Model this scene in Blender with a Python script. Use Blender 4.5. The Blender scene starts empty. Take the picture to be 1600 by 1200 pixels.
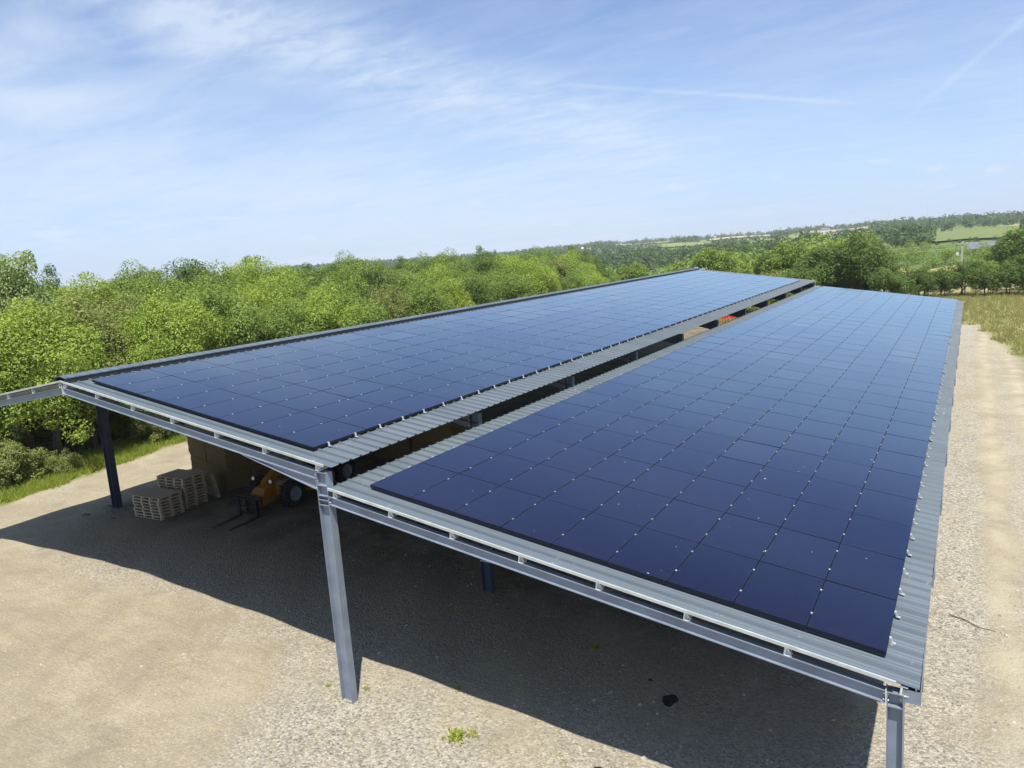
import bpy, math, random
import numpy as np
from mathutils import Vector, Matrix, Euler
R = math.radians
S = bpy.context.scene
COL = S.collection
random.seed(7)
RNG = np.random.default_rng(7)

# ------------------------------------------------------------------ camera
CAM = Vector((11.2054, -11.3621, 10.029))
cam = bpy.data.cameras.new('camera')
cam.lens = 25.545
cam.sensor_width = 36
cam.sensor_fit = 'HORIZONTAL'
cam.shift_x = 3.6 / 1600
cam.shift_y = -16.94 / 1600
cam.clip_start = 0.1
cam.clip_end = 20000
camo = bpy.data.objects.new('camera', cam)
camo.location = CAM
camo.rotation_euler = (1.4087, 0.0714, 0.5594)
COL.objects.link(camo)
S.camera = camo
S.render.resolution_x, S.render.resolution_y = 1024, 768

# ------------------------------------------------------------------ light
SUN_DIR = Vector((0.29, -0.34, 1.0)).normalized()
sun = bpy.data.lights.new('sun', 'SUN')
sun.energy = 5.0
sun.angle = R(0.53)
sun.color = (1.0, 0.955, 0.87)
suno = bpy.data.objects.new('sun', sun)
suno.rotation_euler = (-SUN_DIR).to_track_quat('-Z', 'Y').to_euler()
suno.location = (0, 0, 60)
COL.objects.link(suno)

S.view_settings.view_transform = 'Standard'
S.view_settings.look = 'None'
S.view_settings.exposure = 0.42
S.view_settings.gamma = 1


# ------------------------------------------------------------------ node helper
class N:
    def __init__(self, tree):
        self.t = tree

    def n(self, kind, **kw):
        o = self.t.nodes.new(kind)
        for k, v in kw.items():
            setattr(o, k, v)
        return o

    def l(self, a, b):
        self.t.links.new(a, b)

    def put(self, v, sock):
        if isinstance(v, bpy.types.NodeSocket):
            self.l(v, sock)
        elif v is not None:
            if sock.type == 'RGBA' and len(v) == 3:
                v = (*v, 1)
            sock.default_value = v

    def m(self, op, a, b=None, c=None, clamp=False):
        o = self.n('ShaderNodeMath', operation=op, use_clamp=clamp)
        for v, s in zip((a, b, c), o.inputs):
            self.put(v, s)
        return o.outputs[0]

    def vm(self, op, a, b=None, out=0):
        o = self.n('ShaderNodeVectorMath', operation=op)
        self.put(a, o.inputs[0])
        if b is not None:
            self.put(b, o.inputs[1])
        return o.outputs[out]

    def mix(self, f, a, b, blend='MIX'):
        o = self.n('ShaderNodeMix', data_type='RGBA', blend_type=blend)
        self.put(f, o.inputs[0])
        self.put(a, o.inputs[6])
        self.put(b, o.inputs[7])
        return o.outputs[2]

    def rng(self, v, a, b, c=0.0, d=1.0, smooth=False):
        o = self.n('ShaderNodeMapRange')
        if smooth:
            o.interpolation_type = 'SMOOTHSTEP'
        for x, s in zip((v, a, b, c, d), o.inputs):
            self.put(x, s)
        return o.outputs[0]

    def noise(self, vec, scale, detail=4, rough=0.55, dist=0.0, out=0):
        o = self.n('ShaderNodeTexNoise')
        self.put(vec, o.inputs['Vector'])
        o.inputs['Scale'].default_value = scale
        o.inputs['Detail'].default_value = detail
        o.inputs['Roughness'].default_value = rough
        o.inputs['Distortion'].default_value = dist
        return o.outputs[out]

    def voro(self, vec, scale, feature='F1', out='Distance', rnd=1.0):
        o = self.n('ShaderNodeTexVoronoi', feature=feature)
        self.put(vec, o.inputs['Vector'])
        o.inputs['Scale'].default_value = scale
        o.inputs['Randomness'].default_value = rnd
        return o.outputs[out]

    def mapv(self, vec, scale=(1, 1, 1), rot=(0, 0, 0), loc=(0, 0, 0)):
        o = self.n('ShaderNodeMapping')
        self.put(vec, o.inputs[0])
        o.inputs['Location'].default_value = loc
        o.inputs['Rotation'].default_value = rot
        o.inputs['Scale'].default_value = scale
        return o.outputs[0]

    def bump(self, h, strength, dist):
        o = self.n('ShaderNodeBump')
        self.put(h, o.inputs['Height'])
        o.inputs['Strength'].default_value = strength
        o.inputs['Distance'].default_value = dist
        return o.outputs[0]


def material(name):
    m = bpy.data.materials.new(name)
    m.use_nodes = True
    t = m.node_tree
    b = t.nodes['Principled BSDF']
    k = N(t)
    return m, k, b


# ------------------------------------------------------------------ world
w = bpy.data.worlds.new('World')
S.world = w
w.use_nodes = True
wk = N(w.node_tree)
w.node_tree.nodes.clear()
sky = wk.n('ShaderNodeTexSky', sky_type='NISHITA')
sky.sun_disc = False
sky.sun_elevation = math.asin(SUN_DIR.z)
sky.sun_rotation = R(139.5)
sky.altitude = 100
sky.air_density = 1.0
sky.dust_density = 0.6
sky.ozone_density = 2.0
tc = wk.n('ShaderNodeTexCoord').outputs['Generated']
sep = wk.n('ShaderNodeSeparateXYZ')
wk.l(tc, sep.inputs[0])
dz = sep.outputs[2]
den = wk.m('MAXIMUM', wk.m('ADD', dz, 0.10), 0.04)
pl = wk.n('ShaderNodeCombineXYZ')
wk.l(wk.m('DIVIDE', sep.outputs[0], den), pl.inputs[0])
wk.l(wk.m('DIVIDE', sep.outputs[1], den), pl.inputs[1])
plane = pl.outputs[0]


def band(n, mid, half, sigma, soft):
    """Soft streak of cirrus along a great circle of the sky."""
    off = wk.m('ABSOLUTE', wk.vm('DOT_PRODUCT', tc, n, out=1))
    a = wk.rng(off, 0.0, sigma, 1.0, 0.0, True)
    b = wk.rng(wk.vm('DOT_PRODUCT', tc, mid, out=1), half - soft, half + soft * 0.4, 0.0, 1.0, True)
    return wk.m('MULTIPLY', a, b)


wisp_v = wk.mapv(plane, (0.55, 1.3, 1), (0, 0, R(-27)))
wisp = wk.noise(wisp_v, 1.6, 8, 0.55, 0.7)
fine_v = wk.mapv(plane, (1.0, 2.6, 1), (0, 0, R(-36)))
fine = wk.noise(fine_v, 3.2, 9, 0.6, 0.6)
tuft = wk.noise(wk.mapv(plane, (1.6, 2.2, 1), (0, 0, R(-50))), 4.5, 8, 0.62, 0.8)
mainband = wk.m('MULTIPLY', band((-0.3768, -0.0194, -0.9261), (-0.6129, 0.7549, 0.2336), 0.945, 0.075, 0.06),
                wk.rng(wk.m('ADD', wk.m('MULTIPLY', fine, 0.5), wk.m('MULTIPLY', tuft, 0.5)), 0.30, 0.70, 0.05, 0.80))
lowband = wk.m('MULTIPLY', band((-0.1792, -0.056, -0.9822), (-0.774, 0.6243, 0.1056), 0.90, 0.16, 0.12),
               wk.rng(wisp, 0.25, 0.75, 0.25, 0.62))
leftband = wk.m('MULTIPLY', band((-0.049, 0.386, -0.9212), (-0.8256, 0.5034, 0.2548), 0.965, 0.10, 0.04),
                wk.rng(wisp, 0.36, 0.7, 0.0, 0.5))
trail1 = wk.m('MULTIPLY', band((-0.2236, 0.1168, -0.9677), (-0.2896, 0.94, 0.1804), 0.988, 0.0048, 0.008),
              wk.rng(wisp, 0.3, 0.6, 0.14, 0.36))
trail2 = wk.m('MULTIPLY', band((0.6033, 0.1388, -0.7854), (0.0087, 0.9835, 0.1805), 0.9975, 0.006, 0.004), 0.2)
veil = wk.rng(wisp, 0.25, 0.80, 0.10, 0.42)
veil = wk.m('ADD', veil, wk.m('MULTIPLY', wk.rng(fine, 0.42, 0.72, 0.0, 0.24), wk.rng(dz, 0.45, 0.1)))
c = wk.m('ADD', mainband, lowband)
for x in (leftband, trail1, trail2, veil):
    c = wk.m('ADD', c, x)
# small flat fair-weather clouds low over the horizon
puff_v = wk.mapv(tc, (14, 14, 75))
puff = wk.rng(wk.noise(puff_v, 1.0, 5, 0.6), 0.60, 0.70, 0.0, 0.7)
pm = wk.m('MULTIPLY', wk.rng(dz, 0.02, 0.035, 0, 1, True), wk.rng(dz, 0.075, 0.10, 1, 0, True))
c = wk.m('ADD', c, wk.m('MULTIPLY', puff, pm))
bil = wk.noise(wk.mapv(tc, (60, 60, 110)), 1.0, 6, 0.65)
for d_, r_ in (((-0.3325, 0.9403, 0.0731), 0.017), ((-0.2081, 0.9755, 0.0711), 0.014), ((-0.0392, 0.9972, 0.0635), 0.022),
               ((-0.5656, 0.8216, 0.0713), 0.015), ((-0.7339, 0.6781, 0.0398), 0.018), ((-0.4656, 0.8843, 0.035), 0.016), ((0.02, 0.9975, 0.055), 0.018)):
    q_ = wk.vm('LENGTH', wk.vm('MULTIPLY', wk.vm('SUBTRACT', tc, d_), (1, 1, 3.2)), out=1)
    q_ = wk.m('ADD', q_, wk.m('MULTIPLY', wk.m('SUBTRACT', bil, 0.5), r_ * 2.2))
    c = wk.m('ADD', c, wk.rng(q_, r_, r_ * 0.25, 0.0, 0.5))
c = wk.m('ADD', c, 0.0, clamp=True)
c = wk.m('MULTIPLY', c, 0.8)
clear = wk.mix(1.0, sky.outputs[0], (0.85, 1.0, 1.27), 'MULTIPLY')
clear = wk.mix(wk.rng(dz, -0.05, 0.34, 0.76, 0.0, True), clear, (4.5, 6.1, 8.6))
skyc = wk.mix(c, clear, (6.0, 6.9, 8.2))
bg = wk.n('ShaderNodeBackground')
bg.inputs[1].default_value = 0.092
wk.l(skyc, bg.inputs[0])
wo = wk.n('ShaderNodeOutputWorld')
wk.l(bg.outputs[0], wo.inputs[0])


# ------------------------------------------------------------------ mesh helpers
class MB:
    """Collects boxes, bars and tubes into ONE mesh."""

    def __init__(self):
        self.v, self.f = [], []

    def add(self, vs, fs):
        o = len(self.v)
        self.v += [tuple(x) for x in vs]
        self.f += [tuple(i + o for i in q) for q in fs]
        return self

    def hexa(self, p):
        return self.add(p, [(0, 3, 2, 1), (4, 5, 6, 7), (0, 1, 5, 4), (1, 2, 6, 5), (2, 3, 7, 6), (3, 0, 4, 7)])

    def box(self, x0, x1, y0, y1, z0, z1, M=None):
        p = [(x0, y0, z0), (x1, y0, z0), (x1, y1, z0), (x0, y1, z0), (x0, y0, z1), (x1, y0, z1), (x1, y1, z1), (x0, y1, z1)]
        if M is not None:
            p = [M @ Vector(q) for q in p]
        return self.hexa(p)

    def cbox(self, x0, x1, y0, y1, z0, z1, c=0.01, M=None):
        """box with chamfered vertical and top edges"""
        def ring(d, z):
            return [(x0 + d + c, y0 + d, z), (x1 - d - c, y0 + d, z), (x1 - d, y0 + d + c, z), (x1 - d, y1 - d - c, z),
                    (x1 - d - c, y1 - d, z), (x0 + d + c, y1 - d, z), (x0 + d, y1 - d - c, z), (x0 + d, y0 + d + c, z)]
        return self.loft([ring(0, z0), ring(0, z1 - c), ring(c, z1)], M)

    def loft(self, rings, M=None, caps=True):
        k = len(rings[0])
        vs = [q for r in rings for q in r]
        if M is not None:
            vs = [M @ Vector(q) for q in vs]
        fs = []
        for i in range(len(rings) - 1):
            for j in range(k):
                a, b = i * k + j, i * k + (j + 1) % k
                fs.append((a, b, b + k, a + k))
        if caps:
            fs.append(tuple(reversed(range(k))))
            fs.append(tuple(range((len(rings) - 1) * k, len(rings) * k)))
        return self.add(vs, fs)

    def prism(self, poly, axis, a, b, M=None):
        """poly: 2-D outline; extruded along axis 'x','y' or 'z' from a to b"""
        def p3(q, t):
            return {'x': (t, q[0], q[1]), 'y': (q[0], t, q[1]), 'z': (q[0], q[1], t)}[axis]
        return self.loft([[p3(q, a) for q in poly], [p3(q, b) for q in poly]], M)

    def tube(self, pts, rad, k=8, caps=True):
        pts = [Vector(p) for p in pts]
        if not isinstance(rad, (list, tuple)):
            rad = [rad] * len(pts)
        rings = []
        up = Vector((0.13, 0.21, 1)).normalized()
        for i, p in enumerate(pts):
            t = (pts[min(i + 1, len(pts) - 1)] - pts[max(i - 1, 0)]).normalized()
            u = t.cross(up)
            if u.length < 1e-3:
                u = t.cross(Vector((1, 0, 0)))
            u.normalize()
            vv = t.cross(u)
            rings.append([p + (u * math.cos(2 * math.pi * j / k) + vv * math.sin(2 * math.pi * j / k)) * rad[i] for j in range(k)])
        return self.loft(rings, caps=caps)

    def lathe(self, prof, axis='x', k=28, M=None):
        """prof: list of (position along axis, radius)"""
        rings = []
        for t, r in prof:
            ring = []
            for j in range(k):
                a = 2 * math.pi * j / k
                q = (r * math.cos(a), r * math.sin(a))
                ring.append({'x': (t, q[0], q[1]), 'y': (q[0], t, q[1]), 'z': (q[0], q[1], t)}[axis])
            rings.append(ring)
        return self.loft(rings, M)

    def mesh(self, name, mat, smooth=False):
        me = bpy.data.meshes.new(name)
        me.from_pydata(self.v, [], self.f)
        me.validate()
        import bmesh
        bm = bmesh.new()
        bm.from_mesh(me)
        bmesh.ops.recalc_face_normals(bm, faces=bm.faces)
        bm.to_mesh(me)
        bm.free()
        if mat:
            me.materials.append(mat)
        if smooth:
            me.polygons.foreach_set('use_smooth', [True] * len(me.polygons))
            me.set_sharp_from_angle(angle=R(38))
        return me

    def build(self, name, mat, parent=None, smooth=False):
        return link(name, self.mesh(name, mat, smooth), parent)


def link(name, me, parent=None, loc=None, rot=None):
    o = bpy.data.objects.new(name, me)
    COL.objects.link(o)
    if parent is not None:
        o.parent = parent
    if loc is not None:
        o.location = loc
    if rot is not None:
        o.rotation_euler = rot
    return o


def quads_mesh(name, V, mat, k=4):
    """V: (n,k,3) array of separate faces"""
    n = len(V)
    me = bpy.data.meshes.new(name)
    me.vertices.add(n * k)
    me.vertices.foreach_set('co', np.ascontiguousarray(V, dtype=np.float32).ravel())
    me.loops.add(n * k)
    me.loops.foreach_set('vertex_index', np.arange(n * k, dtype=np.int32))
    me.polygons.add(n)
    me.polygons.foreach_set('loop_start', np.arange(0, n * k, k, dtype=np.int32))
    me.polygons.foreach_set('loop_total', np.full(n, k, dtype=np.int32))
    me.update(calc_edges=True)
    if mat:
        me.materials.append(mat)
    return me


def empty(name, loc=(0, 0, 0), rot=(0, 0, 0), scale=(1, 1, 1)):
    o = bpy.data.objects.new(name, None)
    COL.objects.link(o)
    o.empty_display_size = 0.2
    o.location = loc
    o.rotation_euler = rot
    o.scale = scale
    return o


def tag(o, label=None, cat=None, group=None, kind=None):
    if label:
        o['label'] = label
    if cat:
        o['category'] = cat
    if group:
        o['group'] = group
    if kind:
        o['kind'] = kind
    return o


ORD = ['zeroth', 'first', 'second', 'third', 'fourth', 'fifth', 'sixth', 'seventh', 'eighth', 'ninth', 'tenth', 'eleventh',
       'twelfth', 'thirteenth', 'fourteenth', 'fifteenth', 'sixteenth', 'seventeenth', 'eighteenth', 'nineteenth',
       'twentieth', 'twenty-first', 'twenty-second', 'twenty-third', 'twenty-fourth']


# ------------------------------------------------------------------ materials
def plain(name, col, rough=0.6, metal=0.0, spec=0.5, noise=0.0, scale=6.0, bump=0.0):
    m, k, b = material(name)
    b.inputs['Roughness'].default_value = rough
    b.inputs['Metallic'].default_value = metal
    b.inputs['Specular IOR Level'].default_value = spec
    pos = k.n('ShaderNodeTexCoord').outputs['Object']
    if noise:
        f = k.rng(k.noise(pos, scale, 5, 0.6), 0.3, 0.7)
        cc = k.mix(f, tuple(x * (1 - noise) for x in col), tuple(min(1, x * (1 + noise)) for x in col))
        k.l(cc, b.inputs['Base Color'])
        k.l(k.rng(f, 0, 1, max(0.05, rough - 0.08), min(1, rough + 0.1)), b.inputs['Roughness'])
        if bump:
            k.l(k.bump(k.noise(pos, scale * 4, 4, 0.6), bump, 0.01), b.inputs['Normal'])
    else:
        b.inputs['Base Color'].default_value = (*col, 1)
    return m


M = {}
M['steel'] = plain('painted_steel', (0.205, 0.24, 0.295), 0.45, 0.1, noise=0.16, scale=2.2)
M['steel_shaded'] = plain('shaded_painted_steel', (0.045, 0.060, 0.095), 0.45, 0.1, noise=0.15, scale=2.5)  # inner-frame shade put into a darker navy copy of the steel
M['galv'] = plain('galvanised_steel', (0.72, 0.74, 0.73), 0.38, 0.35, noise=0.12, scale=9)
M['trim'] = plain('pale_trim_steel', (0.46, 0.49, 0.48), 0.45, 0.2, noise=0.14, scale=4)
M['darksteel'] = plain('dark_steel', (0.045, 0.055, 0.07), 0.5, 0.3, noise=0.15)
M['alu'] = plain('clamp_aluminium', (0.50, 0.52, 0.54), 0.45, 0.3)
M['frame'] = plain('black_anodised', (0.010, 0.012, 0.022), 0.35, 0.2)
M['black'] = plain('black_rubber', (0.014, 0.014, 0.015), 0.8, noise=0.3, scale=14)
M['blackpaint'] = plain('black_paint', (0.012, 0.012, 0.013), 0.45, noise=0.2)
M['orange'] = plain('orange_paint', (0.29, 0.118, 0.006), 0.38, noise=0.12, scale=3)
M['rim'] = plain('wheel_rim_grey', (0.22, 0.23, 0.24), 0.5, 0.2, noise=0.3, scale=8)
M['glassdark'] = plain('cab_glass', (0.03, 0.04, 0.045), 0.06)
M['lamp'] = plain('lamp_lens', (0.9, 0.9, 0.88), 0.2)
M['red'] = plain('red_paint', (0.55, 0.03, 0.025), 0.4, noise=0.15)
M['wall'] = plain('cream_render', (0.62, 0.58, 0.50), 0.9, noise=0.1, scale=1)
M['white_wall'] = plain('white_render', (0.80, 0.79, 0.76), 0.9, noise=0.05, scale=1)
M['tile'] = plain('roof_tile', (0.17, 0.145, 0.13), 0.85, noise=0.25, scale=1.5)
M['slate'] = plain('slate_roof', (0.15, 0.16, 0.18), 0.6, noise=0.2, scale=1.5)
M['polewood'] = plain('pole_concrete', (0.42, 0.40, 0.37), 0.9, noise=0.15)
M['wire'] = plain('wire', (0.35, 0.36, 0.36), 0.5, 0.4)
M['clod'] = plain('earth_clod', (0.16, 0.13, 0.095), 1.0, noise=0.4, scale=10, bump=0.6)
M['scrap'] = plain('dark_scrap', (0.008, 0.008, 0.009), 0.7, noise=0.3, scale=12)


def sheet_material():
    m, k, b = material('corrugated_sheet')
    pos = k.n('ShaderNodeNewGeometry').outputs['Position']
    sp = k.n('ShaderNodeSeparateXYZ')
    k.l(pos, sp.inputs[0])
    cell = k.m('FLOOR', k.m('DIVIDE', sp.outputs[1], 1.0))
    wn = k.n('ShaderNodeTexWhiteNoise', noise_dimensions='1D')
    k.l(cell, wn.inputs['W'])
    streak = k.noise(k.mapv(pos, (0.5, 6, 0.5)), 2.0, 5, 0.6)
    blot = k.noise(pos, 1.1, 6, 0.65)
    f = k.m('ADD', k.m('MULTIPLY', wn.outputs[0], 0.35), k.m('MULTIPLY', streak, 0.65))
    col = k.mix(f, (0.110, 0.138, 0.160), (0.175, 0.208, 0.230))
    # rib shade painted as dark stripes in the pan beside every rib
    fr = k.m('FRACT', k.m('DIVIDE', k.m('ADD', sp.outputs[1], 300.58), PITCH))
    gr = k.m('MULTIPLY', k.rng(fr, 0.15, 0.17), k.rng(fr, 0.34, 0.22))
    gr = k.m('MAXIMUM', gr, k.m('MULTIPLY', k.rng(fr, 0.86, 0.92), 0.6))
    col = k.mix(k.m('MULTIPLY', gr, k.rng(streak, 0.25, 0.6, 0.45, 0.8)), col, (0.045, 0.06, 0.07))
    # chalky handprints and scuffs along the walked edges
    sc = k.m('MULTIPLY', k.rng(k.noise(pos, 7.0, 6, 0.7), 0.60, 0.70), k.rng(blot, 0.52, 0.64))
    col = k.mix(k.m('MULTIPLY', sc, 0.75), col, (0.50, 0.53, 0.53))
    k.l(col, b.inputs['Base Color'])
    b.inputs['Metallic'].default_value = 0.25
    b.inputs['Specular IOR Level'].default_value = 0.35
    k.l(k.rng(blot, 0.3, 0.7, 0.50, 0.64), b.inputs['Roughness'])
    return m


PITCH = 1 / 3
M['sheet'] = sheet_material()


def panel_material():
    m, k, b = material('solar_glass')
    tcn = k.n('ShaderNodeTexCoord').outputs['Object']
    rnd = k.n('ShaderNodeObjectInfo').outputs['Random']
    sp = k.n('ShaderNodeSeparateXYZ')
    k.l(tcn, sp.inputs[0])

    def lines(v, pitch, wid):
        fr = k.m('FRACT', k.m('ADD', k.m('DIVIDE', v, pitch), 500.0))
        return k.m('LESS_THAN', k.m('ABSOLUTE', k.m('SUBTRACT', fr, 0.5)), wid)
    gx = lines(sp.outputs[0], 0.1822, 0.008)      # gaps between cells
    gy = lines(sp.outputs[1], 0.0911, 0.03)
    bus = lines(sp.outputs[0], 0.01822, 0.035)    # fine bus bars
    mid = k.m('LESS_THAN', k.m('ABSOLUTE', sp.outputs[1]), 0.006)
    dust = k.noise(k.mapv(k.vm('ADD', k.n('ShaderNodeNewGeometry').outputs['Position'], (3, 5, 1)), (1.2, 5, 1)), 3.0, 5, 0.6)
    base = k.mix(rnd, (0.0050, 0.0050, 0.0145), (0.0078, 0.0076, 0.0200))
    base = k.mix(k.m('MULTIPLY', bus, 0.6), base, (0.03, 0.035, 0.07))
    base = k.mix(k.m('MULTIPLY', k.m('MAXIMUM', gx, gy), 0.55), base, (0.002, 0.0022, 0.006))
    base = k.mix(k.m('MULTIPLY', mid, 0.7), base, (0.003, 0.0035, 0.012))
    spk = k.noise(k.n('ShaderNodeNewGeometry').outputs['Position'], 7.0, 2, 0.5)
    base = k.mix(k.rng(spk, 0.775, 0.79, 0.0, 0.8), base, (0.55, 0.55, 0.52))
    base = k.mix(k.rng(dust, 0.35, 0.75, 0.0, 0.025), base, (0.25, 0.25, 0.24))
    # anti-reflective glass over dark cells: bluish reflection that grows towards grazing
    dif = k.n('ShaderNodeBsdfDiffuse')
    k.l(base, dif.inputs[0])
    glo = k.n('ShaderNodeBsdfGlossy')
    k.l(k.m('ADD', k.rng(dust, 0.3, 0.7, 0.055, 0.065), k.m('MULTIPLY', rnd, 0.02)), glo.inputs['Roughness'])
    lw = k.n('ShaderNodeLayerWeight')
    lw.inputs['Blend'].default_value = 0.5
    fc = k.m('ADD', k.m('MULTIPLY', k.m('POWER', lw.outputs['Facing'], 3.2), 1.04), 0.005, clamp=True)
    k.l(k.mix(k.rng(fc, 0.07, 0.42), (0.38, 0.50, 0.92), (0.80, 0.92, 1.0)), glo.inputs[0])
    mx = k.n('ShaderNodeMixShader')
    k.l(fc, mx.inputs[0])
    k.l(dif.outputs[0], mx.inputs[1])
    k.l(glo.outputs[0], mx.inputs[2])
    k.l(mx.outputs[0], k.t.nodes['Material Output'].inputs['Surface'])
    return m


M['pv'] = panel_material()


def wood_material():
    m, k, b = material('pallet_wood')
    pos = k.n('ShaderNodeTexCoord').outputs['Object']
    rnd = k.n('ShaderNodeNewGeometry').outputs['Random Per Island']
    g = k.noise(k.mapv(pos, (3, 14, 14)), 3.0, 5, 0.6)
    col = k.mix(g, (0.36, 0.27, 0.16), (0.56, 0.44, 0.28))
    col = k.mix(k.m('MULTIPLY', rnd, 0.45), col, (0.40, 0.33, 0.24))
    k.l(col, b.inputs['Base Color'])
    b.inputs['Roughness'].default_value = 0.85
    return m


M['wood'] = wood_material()


def straw_material():
    m, k, b = material('straw')
    pos = k.n('ShaderNodeTexCoord').outputs['Object']
    rnd = k.n('ShaderNodeObjectInfo').outputs['Random']
    f = k.noise(k.mapv(pos, (3, 3, 9)), 9.0, 8, 0.8)
    fl = k.noise(k.mapv(pos, (7, 1.5, 1)), 3.0, 5, 0.7)
    col = k.mix(k.rng(f, 0.32, 0.68), (0.04, 0.026, 0.012), (0.40, 0.29, 0.14))
    col = k.mix(k.rng(fl, 0.40, 0.65, 0.0, 0.75), col, (0.17, 0.115, 0.055))
    col = k.mix(k.m('MULTIPLY', rnd, 0.4), col, (0.24, 0.165, 0.08))
    k.l(col, b.inputs['Base Color'])
    b.inputs['Roughness'].default_value = 1.0
    b.inputs['Specular IOR Level'].default_value = 0.1
    k.l(k.bump(f, 0.9, 0.06), b.inputs['Normal'])
    return m


M['straw'] = straw_material()


def leaf_material(name, c0, c1, c2, trans=0.35):
    m, k, b = material(name)
    geo = k.n('ShaderNodeNewGeometry')
    rnd = geo.outputs['Random Per Island']
    orn = k.n('ShaderNodeObjectInfo').outputs['Random']
    pos = geo.outputs['Position']
    f = k.noise(pos, 0.55, 3, 0.6)
    col = k.mix(k.m('ADD', k.m('MULTIPLY', rnd, 0.38), k.m('MULTIPLY', k.rng(f, 0.3, 0.7), 0.55)), c0, c1)
    col = k.mix(k.m('MULTIPLY', orn, 0.55), col, c2)
    k.l(col, b.inputs['Base Color'])
    b.inputs['Roughness'].default_value = 0.55
    b.inputs['Specular IOR Level'].default_value = 0.25
    tr = k.n('ShaderNodeBsdfTranslucent')
    k.l(k.mix(1.0, col, (1.5, 1.35, 0.55), 'MULTIPLY'), tr.inputs[0])
    mx = k.n('ShaderNodeMixShader')
    mx.inputs[0].default_value = trans
    k.l(b.outputs[0], mx.inputs[1])
    k.l(tr.outputs[0], mx.inputs[2])
    k.l(mx.outputs[0], k.t.nodes['Material Output'].inputs['Surface'])
    return m


LEAF = {
    'bright': leaf_material('leaf_bright', (0.194, 0.287, 0.047), (0.398, 0.475, 0.093), (0.270, 0.378, 0.072), 0.31),
    'mid': leaf_material('leaf_mid', (0.136, 0.220, 0.047), (0.291, 0.378, 0.083), (0.194, 0.287, 0.072), 0.31),
    'dark': leaf_material('leaf_dark', (0.076, 0.135, 0.032), (0.186, 0.256, 0.057), (0.123, 0.196, 0.051), 0.28),
    'olive': leaf_material('leaf_olive', (0.160, 0.201, 0.057), (0.334, 0.366, 0.112), (0.231, 0.268, 0.087), 0.30),
    'pale': leaf_material('leaf_pale', (0.194, 0.268, 0.096), (0.386, 0.464, 0.192), (0.257, 0.354, 0.128), 0.31),
    'far': leaf_material('leaf_far', (0.052, 0.105, 0.041), (0.128, 0.194, 0.063), (0.085, 0.146, 0.056), 0.3),
}
M['grass'] = leaf_material('grass_green', (0.192, 0.269, 0.040), (0.432, 0.480, 0.098), (0.288, 0.351, 0.069), 0.45)
M['drygrass'] = leaf_material('grass_dry', (0.19, 0.24, 0.065), (0.52, 0.45, 0.25), (0.33, 0.34, 0.14), 0.45)
M['bark'] = plain('bark', (0.10, 0.08, 0.06), 0.95, noise=0.3, scale=9, bump=0.5)


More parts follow.
